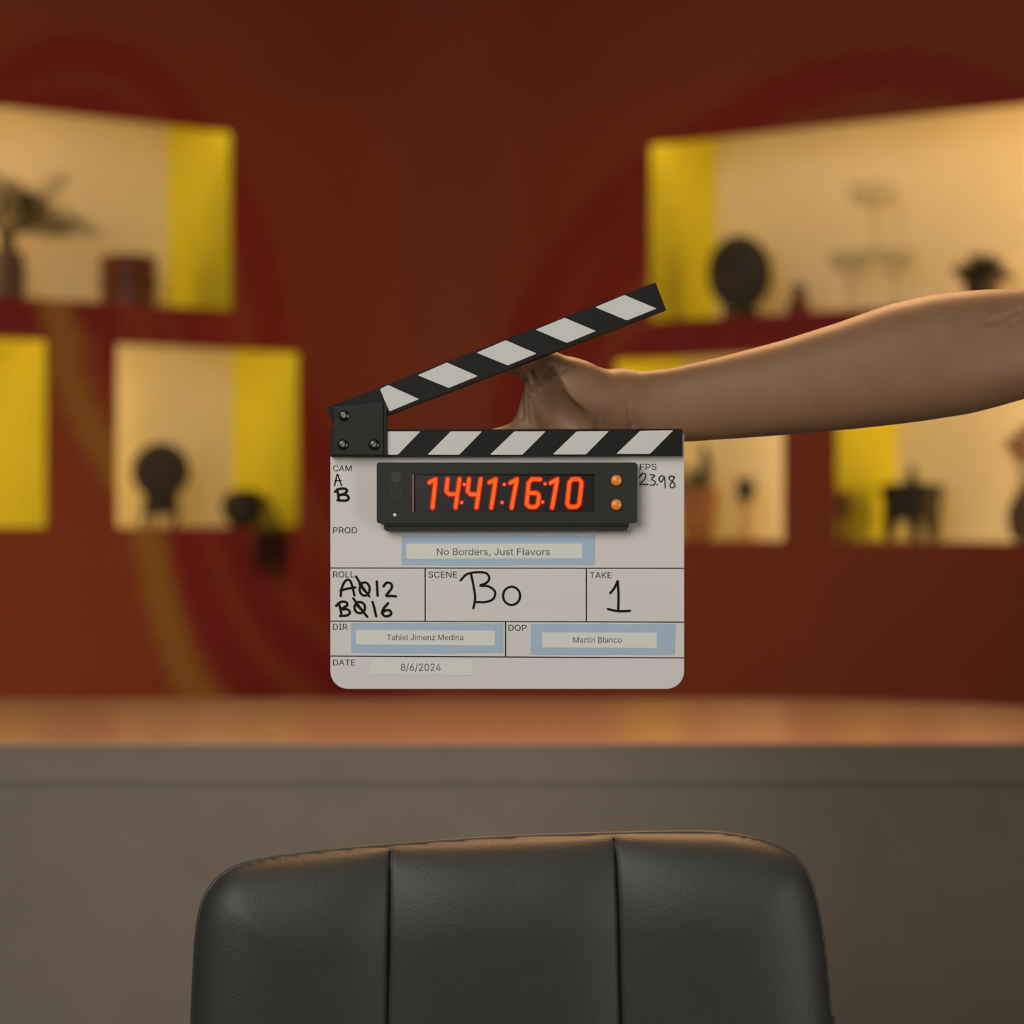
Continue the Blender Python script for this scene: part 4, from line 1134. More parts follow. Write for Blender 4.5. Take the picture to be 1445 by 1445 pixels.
    m.build('printed_rules', M['ink'], slate)
    for s, x0, x1, bs in (('CAM', 470, 496.3, 665), ('PROD', 470, 503.8, 752.4), ('ROLL', 470, 500, 814.7), ('SCENE', 604.5, 645, 815), ('TAKE', 832.3, 863, 815.8),
                          ('DIR', 470, 490, 888.7), ('DOP', 717.5, 743, 890), ('DATE', 470, 501, 939), ('FPS', 903, 926.5, 663)):
        m = MB()
        lettering(m, s, x0, x1, bs, 8.4, O)
        m.build('printed_word', M['ink'], slate)['label'] = 'printed word ' + s
    # tape strips with printed paper labels
    c4 = lambda x, y: (450 + x / 5.352, 790 + y / 5.352)
    c5 = lambda x, y: (700 + x / 5.161, 790 + y / 5.161)

    def torn(x0, y0, x1, y1, skew=0.0):
        rnd = random.Random(int(x0))
        top = [(x0 + (x1 - x0) * i / 14, y0 + rnd.uniform(-.7, .7)) for i in range(15)]
        bot = [(x1 + skew - (x1 + skew - x0) * i / 14, y1 + rnd.uniform(-.7, .7)) for i in range(15)]
        return top + bot
    for (tp, pp, words, lab) in (
            (torn(567, 755.5, 840, 797.5, -1), [(573.3, 767.3), (821.5, 767), (821.5, 788), (573.3, 788.8)], ('No Borders, Just Flavors', 616.5, 776, 783.2, 9.3), 'blue tape strip carrying the production title'),
            (torn(495.5, 879, 710, 921.5, 0), [(502, 889), (698.5, 889.8), (698.5, 910.8), (502, 909.5)], ('Tahiel Jimenz Medina', 546, 653.5, 903.3, 7.8), 'blue tape strip carrying the director name'),
            (torn(749.4, 880, 953.5, 923.6, -1.5), [(765, 892.4), (927, 892.7), (927, 914.3), (765, 913.6)], ('Martin Blanco', 809, 877.5, 906.8, 7.8), 'blue tape strip carrying the camera name')):
        m = MB()
        plate(m, tp, 0.00025, 0.00002)
        t = m.build('tape_strip', M['tape'], slate)
        t['label'] = lab
        m = MB()
        plate(m, pp, 0.0004, 0.0002)
        m.build('paper_label', M['paper'], t)
        m = MB()
        lettering(m, *words, 0.0005)
        m.build('lettering', M['ink_soft'], t)
    m = MB()
    plate(m, [(522, 931.3), (666.8, 932), (666.8, 953), (522, 952.2)], 0.0003, 0.00002)
    t = m.build('paper_label', M['paper'], slate)
    t['label'] = 'paper strip carrying the date'
    m = MB()
    lettering(m, '8/6/2024', 565.5, 622, 946.8, 10.3, 0.0004)
    m.build('lettering', M['ink_soft'], t)

    # handwriting
    def ell(cf, cx, cy, rx, ry, a0=0.0, turns=1.06, n=16):
        return [cf(cx + rx * math.cos(a0 + 2 * PI * turns * i / n), cy + ry * math.sin(a0 + 2 * PI * turns * i / n)) for i in range(n + 1)]

    def hand(label, sts, w):
        m = MB()
        for i, s in enumerate(sts):
            ribbon(m, s, w * 1.2, 0.0002 + 0.00003 * i, 0)
        m.build('handwriting', M['marker'], slate)['label'] = label
    L2 = lambda *p: [c2(*a) for a in p]
    L3 = lambda *p: [c3(*a) for a in p]
    L4 = lambda *p: [c4(*a) for a in p]
    L5 = lambda *p: [c5(*a) for a in p]
    hand('thin handwritten A', [L2((118, 296), (130, 245), (140, 210), (155, 250), (171, 297)), L2((122, 262), (168, 256))], 1.5)
    hand('bold handwritten B', [L2((138, 325), (145, 365), (151, 405)), L2((122, 342), (150, 322), (190, 318), (212, 330), (200, 352), (160, 368)),
                                L2((160, 364), (205, 366), (225, 388), (205, 408), (140, 406))], 3.0)
    hand('handwritten A with struck out zero and 12', [L4((165, 275), (172, 215), (195, 165), (220, 150), (240, 165), (255, 210), (268, 268)), L4((163, 232), (215, 218), (275, 208)),
         [c4(345 + 38 * math.cos(t), 220 + 50 * math.sin(t)) for t in [i * 2 * PI / 14 for i in range(15)]], L4((280, 126), (330, 205), (380, 275)), L4((305, 180), (345, 235)),
         L4((437, 163), (440, 215), (443, 270)), L4((488, 200), (512, 172), (545, 180), (548, 215), (508, 270), (545, 272), (582, 276))], 2.8)
    hand('handwritten B with struck out nine and 16', [L4((150, 325), (162, 370), (172, 422)), L4((130, 348), (165, 318), (205, 320), (212, 345), (170, 372), (215, 374), (234, 398), (210, 420), (160, 424)),
         [c4(308 + 40 * math.cos(t), 360 + 42 * math.sin(t)) for t in [i * 2 * PI / 14 for i in range(15)]], L4((260, 292), (310, 360), (365, 430)), L4((285, 340), (330, 385)),
         L4((405, 318), (420, 370), (432, 426)), L4((522, 328), (488, 368), (478, 405), (505, 427), (543, 412), (535, 382), (500, 382), (482, 400))], 2.9)
    hand('large handwritten B', [L4((1070, 155), (1118, 108), (1190, 94), (1262, 100), (1287, 140), (1262, 176), (1216, 194), (1280, 200), (1330, 240), (1316, 295), (1260, 318), (1190, 318)),
                                 L4((1150, 112), (1168, 200), (1180, 290), (1166, 365))], 2.7)
    hand('handwritten o', [ell(c5, 113, 262, 62, 66, -1.9)], 2.7)
    hand('handwritten 1', [L5((832, 242), (862, 205), (885, 155)), L5((885, 157), (892, 250), (890, 366)), L5((815, 358), (890, 374), (975, 371))], 2.8)
    hand('thin handwritten 23.98', [L3((1046, 225), (1064, 198), (1088, 203), (1085, 235), (1048, 278), (1075, 276), (1106, 277)), L3((1124, 205), (1155, 211), (1134, 238), (1160, 258), (1148, 280), (1122, 280)),
         L3((1171, 277), (1174, 281)), L3((1226, 222), (1202, 214), (1186, 238), (1202, 258), (1225, 228), (1230, 262), (1232, 302)),
         L3((1298, 222), (1270, 216), (1260, 236), (1292, 262), (1303, 288), (1280, 302), (1266, 284), (1284, 254), (1299, 224))], 1.35)


build_slate()

# ------------------------------------------------------------------ person: arm reaching in from the right, hand behind the board
PY = 1.54
PS = PY / F                      # metres per pixel at the arm


def build_person():
    fld = Field((540, 360, -95), (1770, 850, 110), 2.0)
    # forearm as a lofted limb
    tx = [840, 862, 876, 945, 1019, 1103, 1183, 1252, 1315, 1379, 1445, 1500, 1560, 1770]
    ty = [530, 528, 527, 520, 503, 480.6, 455, 430, 415.5, 409, 406.5, 402, 396, 384]
    bx = [840, 876, 920, 964, 1050, 1130, 1209, 1289, 1368, 1411, 1445, 1500, 1560, 1770]
    by = [622, 624, 625, 623.5, 618, 612, 605, 596, 584, 573, 563, 552, 548, 548]
    sl, (X, Y, Z) = fld.region((846, 350, -95), (1770, 850, 110))
    xs = fld.ax[0][sl[0]]

    def sm(x, a, b):
        v = np.interp(x, a, b)
        k = np.ones(15) / 15
        return np.convolve(np.pad(v, 7, mode='edge'), k, 'valid')
    tp, bt = sm(xs, tx, ty), sm(xs, bx, by)
    cy, ry = (tp + bt) / 2, (bt - tp) / 2
    rz = ry * np.interp(xs, [850, 950, 1100, 1350, 1560], [0.72, 0.74, 0.84, 0.88, 0.9])
    cz = np.interp(xs, [850, 1000, 1560], [0, 2, 6])
    cy, ry, rz, cz = (a[:, None, None] for a in (cy, ry, rz, cz))
    q = (np.abs((Y - cy) / ry) ** 2.2 + np.abs((Z - cz) / rz) ** 2.2) ** (1 / 2.2)
    d = (q - 1) * np.minimum(ry, rz)
    # cap at the wrist end
    d = np.maximum(d, 858 - X)
    fld.merge(sl, d, 1.0)
    # wrist into palm
    fld.cone((872, 578, 0), (800, 620, 2), 40, 34, 26)
    fld.cone((872, 560, -2), (820, 585, -4), 32, 34, 22)
    # metacarpals
    mcp = [((722, 622, -8), 22), ((712, 655, 2), 23), ((722, 690, 2), 22), ((746, 722, -2), 19)]
    for (p, r), w in zip(mcp, ((846, 590, 0), (848, 600, 2), (850, 608, 2), (852, 614, 0))):
        fld.cone(w, p, 27, r, 16)
    # thenar and the thumb
    fld.ell((812, 556, -24), (58, 46, 37), 16, Matrix.Rotation(math.radians(22), 3, 'Z'))
    fld.cone((852, 562, -10), (772, 522, -32), 31, 24, 14)
    fld.chain([(772, 522, -32, 24), (715, 508, -42, 18.5), (692, 512, -45, 15.5), (652, 527, -48, 12)], 8)
    # web
    fld.cone((756, 544, -26), (746, 598, -16), 15, 20, 16)
    fld.cone((770, 560, -22), (762, 612, -12), 18, 22, 14)
    # fingers
    fingers = [
        [(722, 622, -8, 22), (648, 634, -26, 17.5), (612, 664, -44, 15.5), (606, 700, -49, 13)],
        [(712, 655, 2, 22), (630, 682, -22, 18), (596, 712, -42, 16), (582, 742, -46, 13.5)],
        [(722, 690, 2, 21), (648, 730, -22, 17), (618, 758, -42, 15), (604, 786, -49, 12.5)],
        [(746, 722, -2, 18), (694, 764, -25, 14.5), (672, 786, -42, 13), (658, 806, -52, 11)],
    ]
    for fg in fingers:
        fld.chain(fg, 5)
    # hollow between thenar and palm, folds and wrist creases
    q4 = lambda x, y, z: (680 + x / 4.817, 480 + y / 4.817, z)

    def crease(pts, r, k):
        for a, b in zip(pts[:-1], pts[1:]):
            fld.cone(a, b, r, r, k, sub=True)

    def surf_z(x, y):
        i = int(round((x - fld.lo[0]) / fld.step))
        j = int(round((y - fld.lo[1]) / fld.step))
        col = fld.v[i, j, :]
        w = np.where(col < 0)[0]
        return fld.ax[2][w[0]] if len(w) else None

    def groove(pts2, r, depth, k):
        pl = []
        path = catmull([(a, b, 0) for a, b in pts2], 5)
        for n_, p in enumerate(path):
            x, y, _ = q4(p.x, p.y, 0)
            z = surf_z(x, y)
            if z is not None:
                pl.append((x, y, z - r + depth * math.sin(PI * (0.04 + 0.92 * n_ / (len(path) - 1))) ** 0.7))
        if len(pl) > 1:
            crease(pl, r, k)
    groove([(375, 300), (420, 410), (470, 490), (530, 550), (600, 605)], 18, 7.0, 18)
    groove([(280, 265), (300, 310), (335, 385)], 4, 2.0, 4)
    groove([(325, 235), (345, 280), (385, 335)], 3.5, 1.8, 4)
    groove([(400, 290), (440, 240), (500, 190)], 3, 0.9, 3)
    groove([(430, 300), (500, 250), (560, 210)], 3, 0.7, 3)
    groove([(272, 390), (265, 460), (272, 540)], 3.5, 1.5, 4)
    groove([(238, 425), (200, 480), (182, 525)], 3, 1.2, 3)
    groove([(330, 420), (330, 500), (345, 570)], 3, 0.7, 3)
    groove([(975, 420), (1000, 520), (1025, 600)], 3, 0.0, 5)
    pxy = lambda x, y: ((x - 680) * 4.817, (y - 480) * 4.817)
    groove([pxy(1382, 461), pxy(1415, 447), pxy(1470, 424)], 3.5, 0.5, 6)
    groove([pxy(1412, 462), pxy(1440, 448), pxy(1490, 430)], 3, 0.3, 5)
    pts, faces = fld.mesh(2)
    P = np.empty_like(pts)
    P[:, 0] = (pts[:, 0] - 722.5) * PS
    P[:, 1] = PY + pts[:, 2] * PS
    P[:, 2] = CZ - (pts[:, 1] - 722.5) * PS
    org = np.array([0.40, PY, 1.36])
    # the rest of the figure, standing just outside the picture and facing the camera
    bx0, by0 = 0.83, 1.57
    f = Field((0.44, 1.35, -0.01), (1.20, 1.80, 1.78), 0.006)
    f.ell((bx0, by0, 1.25), (.160, .105, .22), .05)
    f.ell((bx0, by0, 1.03), (.140, .098, .17), .05)
    f.ell((bx0, by0 + .005, .90), (.160, .112, .12), .05)
    f.cone((.67, by0 + .005, 1.405), (.99, by0 + .005, 1.405), .052, .052, .05)
    f.cone((bx0, by0 + .015, 1.40), (bx0, by0, 1.52), .060, .054, .04)
    f.ell((bx0, by0 - .015, 1.615), (.074, .096, .112), .03)
    f.ell((bx0, by0 - .040, 1.548), (.052, .066, .050), .03)
    f.cone((bx0, by0 - .105, 1.622), (bx0, by0 - .118, 1.588), .010, .015, .014)
    for sx in (-1, 1):
        f.ell((bx0 + sx * .077, by0 - .005, 1.608), (.012, .020, .032), .008)
        f.ell((bx0 + sx * .031, by0 - .108, 1.634), (.018, .012, .011), .010, sub=True)
        f.cone((bx0 + sx * .012, by0 - .104, 1.650), (bx0 + sx * .045, by0 - .096, 1.650), .008, .007, .010)
        hx = bx0 + sx * .09
        f.cone((hx, by0 + .005, .88), (hx + sx * .01, by0 - .005, .48), .085, .058, .03)
        f.cone((hx + sx * .01, by0 - .005, .48), (hx + sx * .015, by0 + .015, .08), .058, .040, .03)
    f.ell((bx0, by0 - .100, 1.561), (.024, .010, .007), .006)
    f.ell((bx0, by0 - .096, 1.549), (.021, .010, .007), .006)
    f.cone((.67, by0 + .005, 1.40), (.49, by0 - .022, 1.394), .050, .037, .03)       # right upper arm meets the forearm
    f.cone((.99, by0 + .005, 1.40), (1.05, by0 + .01, 1.12), .048, .040, .03)
    f.cone((1.05, by0 + .01, 1.12), (1.06, by0 - .03, .88), .040, .027, .02)
    f.ell((1.06, by0 - .04, .82), (.020, .038, .050), .02)
    for k, (dy, ln) in enumerate(((-.028, .070), (-.009, .080), (.010, .074), (.027, .058))):
        f.cone((1.06, by0 - .04 + dy, .785), (1.055, by0 - .044 + dy, .785 - ln * .55), .0095, .0085, .003)
        f.cone((1.055, by0 - .044 + dy, .785 - ln * .55), (1.045, by0 - .046 + dy, .785 - ln), .0085, .0075, .003)
    f.cone((1.055, by0 - .066, .845), (1.045, by0 - .092, .800), .013, .010, .008)
    f.cone((1.045, by0 - .092, .800), (1.042, by0 - .096, .765), .010, .009, .004)
    p2, f2 = f.mesh(2)
    org = np.array([bx0, by0, 0.0])
    V = np.concatenate([P, p2]) - org
    Fc = np.concatenate([faces, f2 + len(P)])
    root = field_object('person', V, Fc, M['skin'])
    root.location = org
    tag(root, 'person reaching in from the right with a bare brown forearm, hand behind the clapperboard', 'person')

    def garment(name, build, cut, material, lo, hi):
        g = Field(lo, hi, 0.006)
        build(g)
        cut(g)
        a, b = g.mesh(2)
        field_object(name, a - org, b, material, root)

    def shirt(g):
        g.ell((bx0, by0, 1.25), (.174, .119, .225), .05)
        g.ell((bx0, by0, 1.03), (.158, .114, .20), .05)
        g.ell((bx0, by0 + .005, .90), (.172, .124, .14), .05)
        g.cone((.67, by0 + .005, 1.402), (.99, by0 + .005, 1.402), .062, .062, .05)
        g.cone((.67, by0 + .005, 1.400), (.515, by0 - .018, 1.394), .066, .057, .03)
        g.cone((.99, by0 + .005, 1.400), (1.035, by0 + .008, 1.20), .062, .056, .03)

    def cut_shirt(g):
        g.v = np.maximum(g.v, (0.84 - g.ax[2])[None, None, :]).astype(np.float32)
        g.v = np.maximum(g.v, (0.505 - g.ax[0])[:, None, None]).astype(np.float32)
    garment('shirt', shirt, cut_shirt, M['shirt'], (.44, 1.36, .78), (1.16, 1.78, 1.52))

    def trousers(g):
        g.ell((bx0, by0 + .005, .90), (.166, .118, .13), .05)
        for sx in (-1, 1):
            hx = bx0 + sx * .09
            g.cone((hx, by0 + .005, .88), (hx + sx * .01, by0, .48), .094, .074, .03)
            g.cone((hx + sx * .01, by0, .48), (hx + sx * .015, by0 + .012, .06), .074, .062, .03)

    def cut_trousers(g):
        g.v = np.maximum(g.v, (0.055 - g.ax[2])[None, None, :]).astype(np.float32)
    garment('trousers', trousers, cut_trousers, M['trousers'], (.60, 1.40, .02), (1.06, 1.74, 1.06))
    for sx in (-1, 1):
        def shoe(g):
            g.ell((bx0 + sx * .105, by0 - .045, .035), (.046, .135, .050), .02)
            g.ell((bx0 + sx * .105, by0 + .015, .07), (.042, .060, .050), .02)

        def cut_shoe(g):
            g.v = np.maximum(g.v, (0.002 - g.ax[2])[None, None, :]).astype(np.float32)
        garment('shoe', shoe, cut_shoe, M['shoe'], (bx0 + sx * .105 - .08, 1.34, -.03), (bx0 + sx * .105 + .08, 1.72, .16))

    def hair(g):
        g.ell((bx0, by0 - .006, 1.632), (.083, .104, .112), .02)

    def cut_hair(g):
        X_, Y_, Z_ = np.meshgrid(*g.ax, indexing='ij')
        face = np.minimum(np.minimum((by0 - .035) - Y_, 1.672 - Z_ + (Y_ - by0 + .08) * .2), 1e3)
        nape = np.minimum(1.585 - Z_, 1e3)
        g.v = np.maximum(g.v, np.maximum(face, nape)).astype(np.float32)
    garment('hair', hair, cut_hair, M['hair'], (.72, 1.44, 1.50), (.94, 1.70, 1.77))
    for sx in (-1, 1):
        e = MB().ball((sx * .031, -.0905, 1.634), .0125, 16).build('eye', M['eye_white'], root, smooth=True)
        MB().ball((sx * .031, -.0997, 1.634), (.0055, .0038, .0055), 12).build('iris', M['iris'], e, smooth=True)
    return root


person = build_person()

# ------------------------------------------------------------------ things in the niches


def spot(side, px, dp, z):
    """point inside a niche: seen at column px, dp behind the wall face"""
    k = (px - 722.5) / F
    a, b, n = (aL, bL, nL) if side == 'L' else (aR, bR, nR)
    t = tL if side == 'L' else tR
    # line shifted by -n*dp
    p0 = Vector((0, a)) - n * dp
    # p = k*d, d ; p on p0 + s t
    d = (p0.y - p0.x * (t.y / t.x)) / (1 - k * t.y / t.x)
    return Vector((k * d, d, CZ + z)), d / F       # point and metres per pixel


def frond(mb, base, tip, lift, w, n=9, m=0):
    base, tip = Vector(base), Vector(tip)
    pts = []
    for i in range(n + 1):
        t = i / n
        p = base.lerp(tip, t)
        p.z += lift * 4 * t * (1 - t)
        pts.append(p)
    mb.tube(pts, [w * 0.25 + 0.0005 for _ in pts], 5, m)
    # leaflets
    for i in range(2, n + 1):
        p = pts[i]
        t = (pts[i] - pts[i - 1]).normalized()
        side = t.cross(Vector((0, 1, 0.2))).normalized()
        ln = w * 9 * math.sin(PI * (0.15 + 0.8 * i / n))
        for s in (-1, 1):
            e = p + t * ln * 0.75 + side * s * ln * 0.55 + Vector((0, random.uniform(-.3, .3) * ln, 0))
            mid = p.lerp(e, 0.45) + Vector((0, 0, 0.002))
            mb.tube([p, mid, e], [w * 0.3, w * 0.9, w * 0.12], 5, m, flat=0.35)
    return mb


# palm in a mauve pot, upper left niche
p, s = spot('L', 9, 0.13, ZU0)
o = empty('potted_palm', p, 0, 'palm with long arching fronds in a mauve pot in the upper left niche', 'potted plant')
MB().lathe([(18 * s, 0), (25 * s, 12 * s), (26 * s, 45 * s), (23 * s, 66 * s), (25 * s, 72 * s), (21 * s, 72 * s), (19 * s, 62 * s), (2 * s, 60 * s)]).build('pot', M['mauve_clay'], o, smooth=True)
m = MB()
m.tube([(0, 0, 60 * s), (1 * s, 0, 88 * s), (2 * s, 0, 110 * s)], [9 * s, 11 * s, 7 * s], 10)
for tx_, tz_, ty_, lf in ((84, 178, 0.00, 6), (60, 140, -.04, 10), (128, 102, 0.02, 14), (112, 108, -.05, 16), (98, 92, -.09, 12), (-20, 182, 0, 4), (-48, 170, .02, 8), (-90, 150, -.03, 16), (-110, 110, .03, 16), (30, 150, .06, 12), (20, 165, -.06, 5), (-60, 120, -.08, 14)):
    frond(m, (0, 0, 92 * s), (tx_ * s, ty_, tz_ * s), lf * s, 4.4 * s)
m.build('foliage', M['leaf'], o, smooth=True)

# carved pot
p, s = spot('L', 181, 0.12, ZU0)
o = empty('carved_pot', p, 0, 'squat dark reddish pot to the right of the palm in the upper left niche', 'pot')
MB().lathe([(28 * s, 0), (34 * s, 5 * s), (35 * s, 20 * s), (34 * s, 24 * s), (35.5 * s, 28 * s), (35.5 * s, 50 * s), (34 * s, 54 * s), (36 * s, 58 * s), (35 * s, 74 * s), (31 * s, 76 * s), (29 * s, 70 * s), (3 * s, 66 * s)], sx=1.12, sy=1.12).build('body', M['red_glaze'], o, smooth=True)
m = MB()
for k in range(9):
    a = 2 * PI * k / 9
    m.ball((34.5 * s * math.cos(a), 34.5 * s * math.sin(a), 38 * s), (7 * s, 7 * s, 8 * s), 10)
m.build('carving', M['dark_wood'], o, smooth=True)


def plate_on_stand(side, px, dp, z, w, h, foot, neck, label, material, ring):
    p, s = spot(side, px, dp, z)
    a = math.atan2(*(nL if side == 'L' else nR)) if False else 0
    o = empty('display_plate', p, a, label, 'plate', 'round dark plates on stands')
    cz_ = (foot + h / 2) * s
    m = MB()
    rot = Matrix.Rotation(PI / 2 - 0.15, 3, 'X')
    R = w / 2 * s
    m.lathe([(R * 0.1, 0.010), (R * 0.45, 0.011), (R * 0.62, 0.016), (R * 0.9, 0.018), (R, 0.014), (R, 0.008), (R * 0.7, 0.0), (R * 0.1, -0.002)], (0, 0, cz_), 36, rot=rot, sy=h / w)
    d_ = m.build('disc', material, o, smooth=True)
    m = MB()
    rg = Matrix.Rotation(PI / 2 - 0.15, 3, 'X')
    for rr in ring:
        pts = [rg @ Vector((R * rr * math.cos(2 * PI * i / 28), R * rr * h / w * math.sin(2 * PI * i / 28), 0.0185)) + Vector((0, 0, cz_)) for i in range(29)]
        m.tube(pts, 0.0016, 6)
    m.build('carved_ring', M['dark_wood'], d_, smooth=True)
    m = MB()
    f0 = foot * s
    m.lathe([(R * 0.60, neck * f0), (R * 0.58, (neck + (1 - neck) * 0.4) * f0), (R * 0.50, (neck + (1 - neck) * 0.7) * f0), (R * 0.52, 1.2 * f0)], (0, 0.004, 0), 24, sy=0.35)
    for sx in (-1, 1):
        m.tube([(sx * R * 0.52, -0.030, 0.0), (sx * R * 0.50, -0.026, foot * s * 0.8), (sx * R * 0.45, -0.004, foot * s * 1.6), (sx * R * 0.35, 0.03, foot * s * 2.6)], 0.005, 8)
        m.tube([(sx * R * 0.40, 0.05, 0.0), (sx * R * 0.35, 0.03, foot * s * 2.6)], 0.005, 8)
    m.tube([(-R * 0.50, -0.026, foot * s * 0.8), (R * 0.50, -0.026, foot * s * 0.8)], 0.005, 8)
    m.build('stand', M['dark_wood'], o, smooth=True)


plate_on_stand('L', 228, 0.13, ZLo, 82, 82, 36, 0.45, 'round dark plate on a stand in the lower niche left of the clapperboard', M['brown_wood'], (0.3, 0.66))
plate_on_stand('R', 1043, 0.12, ZRU0, 90, 110, 12, 0.0, 'oval dark plate on a stand in the upper right niche beside its yellow side', M['dark_wood'], (0.5, 0.85))

# trailing plant over the front lip
p, s = spot('L', 343, 0.045, ZLo)
o = empty('trailing_plant', p, 0, 'dark round pot with leaves trailing over the niche edge below', 'potted plant')
MB().lathe([(16 * s, 0), (26 * s, 10 * s), (31 * s, 26 * s), (28 * s, 42 * s), (19 * s, 50 * s), (17 * s, 48 * s), (3 * s, 44 * s)]).build('pot', M['dark_wood'], o, smooth=True)
m = MB()
rnd = random.Random(3)
dirn = Vector((nL.x, nL.y, 0))
for k in range(9):
    off = Vector((tL.x, tL.y, 0)) * rnd.uniform(-6, 40) * s
    L_ = rnd.uniform(10, 78) if k % 2 else rnd.uniform(30, 70)
    pts = [Vector((0, 0, 44 * s)), Vector((0, 0, 52 * s)) + off * 0.3, off * 0.6 + dirn * 0.045 + Vector((0, 0, 36 * s)), off * 0.8 + dirn * 0.072 + Vector((0, 0, 0)),
           off + dirn * 0.068 + Vector((0, 0, -L_ * s * 0.6)), off * 0.9 + dirn * 0.066 + Vector((0, 0, -L_ * s))]
    pl = catmull(pts, 4)
    m.tube(pl, 0.0014, 5)
    for q_ in pl[3:]:
        for sd in (-1, 1):
            e = q_ + Vector((sd * rnd.uniform(4, 8) * s, rnd.uniform(-.01, .002), -rnd.uniform(2, 8) * s))
            m.tube([q_, q_.lerp(e, .5), e], [0.001, 0.006, 0.001], 6, flat=0.35)
m.build('foliage', M['dark_leaf'], o, smooth=True)

# small dark bottle, upper right niche
p, s = spot('R', 1127, 0.12, ZRU0)
o = empty('small_bottle', p, 0, 'small squat dark bottle beside the oval plate in the upper right niche', 'bottle')
MB().lathe([(14 * s, 0), (18 * s, 4 * s), (17 * s, 20 * s), (12 * s, 29 * s), (9 * s, 32 * s), (9 * s, 38 * s)]).build('body', M['red_glaze'], o, smooth=True)
MB().lathe([(11 * s, 38 * s), (11 * s, 46 * s), (8 * s, 48 * s)]).build('stopper', M['dark_wood'], o, smooth=True)


# three coupe glasses stacked as a pyramid
def coupe(px, z, h, w, label, dp=0.13):
    p, s = spot('R', px, dp, ZRU0)
    p.z += z * s
    o = empty('coupe_glass', p, 0, label, 'glass', 'stacked coupe glasses')
    h, w = h * s, w * s
    bowl_h = 30 * s
    b = h - bowl_h
    r = w / 2
    prof = [(r * 0.62, 0), (r * 0.62, 0.0012), (r * 0.2, 0.003), (0.0048, 0.010), (0.0045, b * 0.6), (0.007, b - 0.006)]
    outer = [(r * 0.30, b), (r * 0.70, b + bowl_h * 0.06), (r * 0.93, b + bowl_h * 0.22), (r, b + bowl_h * 0.5), (r, h)]
    inner = [(r - 0.0014, h), (r - 0.0014, b + bowl_h * 0.5), (r * 0.93 - 0.0014, b + bowl_h * 0.25), (r * 0.70, b + bowl_h * 0.10), (0.001, b + bowl_h * 0.06)]
    MB().lathe(prof + outer + inner, n=36).build('glass', M['glass'], o, smooth=True, angle=60)
    return o


coupe(1200, 0, 92, 62, 'left lower coupe glass of the stack in the upper right niche')
coupe(1262, 0, 92, 62, 'right lower coupe glass of the stack in the upper right niche')
coupe(1231, 93, 92, 66, 'top coupe glass of the stack in the upper right niche')

# succulent in a small pot
p, s = spot('R', 1386, 0.12, ZRU0)
o = empty('potted_succulent', p, 0, 'bushy succulent in a small dark pot at the right of the upper right niche', 'potted plant')
MB().lathe([(18 * s, 0), (22 * s, 10 * s), (26 * s, 40 * s), (27 * s, 44 * s), (24 * s, 44 * s), (22 * s, 38 * s), (3 * s, 36 * s)]).build('pot', M['brown_wood'], o, smooth=True)
m = MB()
rnd = random.Random(5)
for k in range(54):
    a = rnd.uniform(0, 2 * PI)
    el = rnd.uniform(0.05, 1.2)
    L_ = rnd.uniform(34, 52) * s
    d_ = Vector((math.cos(a) * math.cos(el), math.sin(a) * math.cos(el), math.sin(el) * 0.9))
    b_ = Vector((rnd.uniform(-8, 8) * s, rnd.uniform(-8, 8) * s, 40 * s))
    m.tube([b_, b_ + d_ * L_ * 0.6, b_ + d_ * L_], [4 * s, 8 * s, 2 * s], 6, flat=0.5)
m.build('foliage', M['dark_leaf'], o, smooth=True)

# terracotta pot with a dark plant, lower niche right of the board
p, s = spot('R', 984, 0.09, ZRL0)
o = empty('potted_cactus', p, 0, 'dark upright plant in a terracotta pot just right of the clapperboard', 'potted plant')
MB().lathe([(18 * s, 0), (23 * s, 8 * s), (27 * s, 60 * s), (29 * s, 62 * s), (29 * s, 72 * s), (26 * s, 74 * s), (24 * s, 64 * s), (3 * s, 62 * s)]).build('pot', M['terracotta'], o, smooth=True)
m = MB()
for pts, r in (([(8, 0, 66), (12, 0, 92), (10, 0, 134)], (7, 9, 4)), ([(-4, 0, 66), (-8, 2, 84), (-12, 2, 106)], (7, 8, 3)), ([(9, 0, 82), (16, -2, 88), (19, -2, 104)], (4, 4, 3)), ([(-14, 0, 66), (-22, 0, 74), (-26, 1, 88)], (5, 6, 3)), ([(2, -8, 66), (3, -12, 80), (4, -12, 95)], (6, 7, 3))):
    pl = catmull([(a * s, b * s, c * s) for a, b, c in pts], 5)
    rr = np.interp(np.linspace(0, 2, len(pl)), [0, 1, 2], r)
    m.tube(pl, [q_ * s for q_ in rr], 9)
m.build('stems', M['dark_leaf'], o, smooth=True)

# little dark cup on a pale stand
p, s = spot('R', 1052, 0.13, ZRL0)
o = empty('candle_holder', p, 0, 'small dark cup on a pale wooden stand in the niche right of the clapperboard', 'candle holder')
MB().lathe([(20 * s, 0), (20 * s, 4 * s), (8 * s, 8 * s), (6 * s, 30 * s), (8 * s, 50 * s), (11 * s, 54 * s)]).build('stand', M['pale_wood'], o, smooth=True)
MB().lathe([(9 * s, 54 * s), (12 * s, 57 * s), (13 * s, 74 * s), (13 * s, 86 * s), (10 * s, 85 * s), (7 * s, 70 * s), (1 * s, 66 * s)]).build('cup', M['brown_wood'], o, smooth=True)

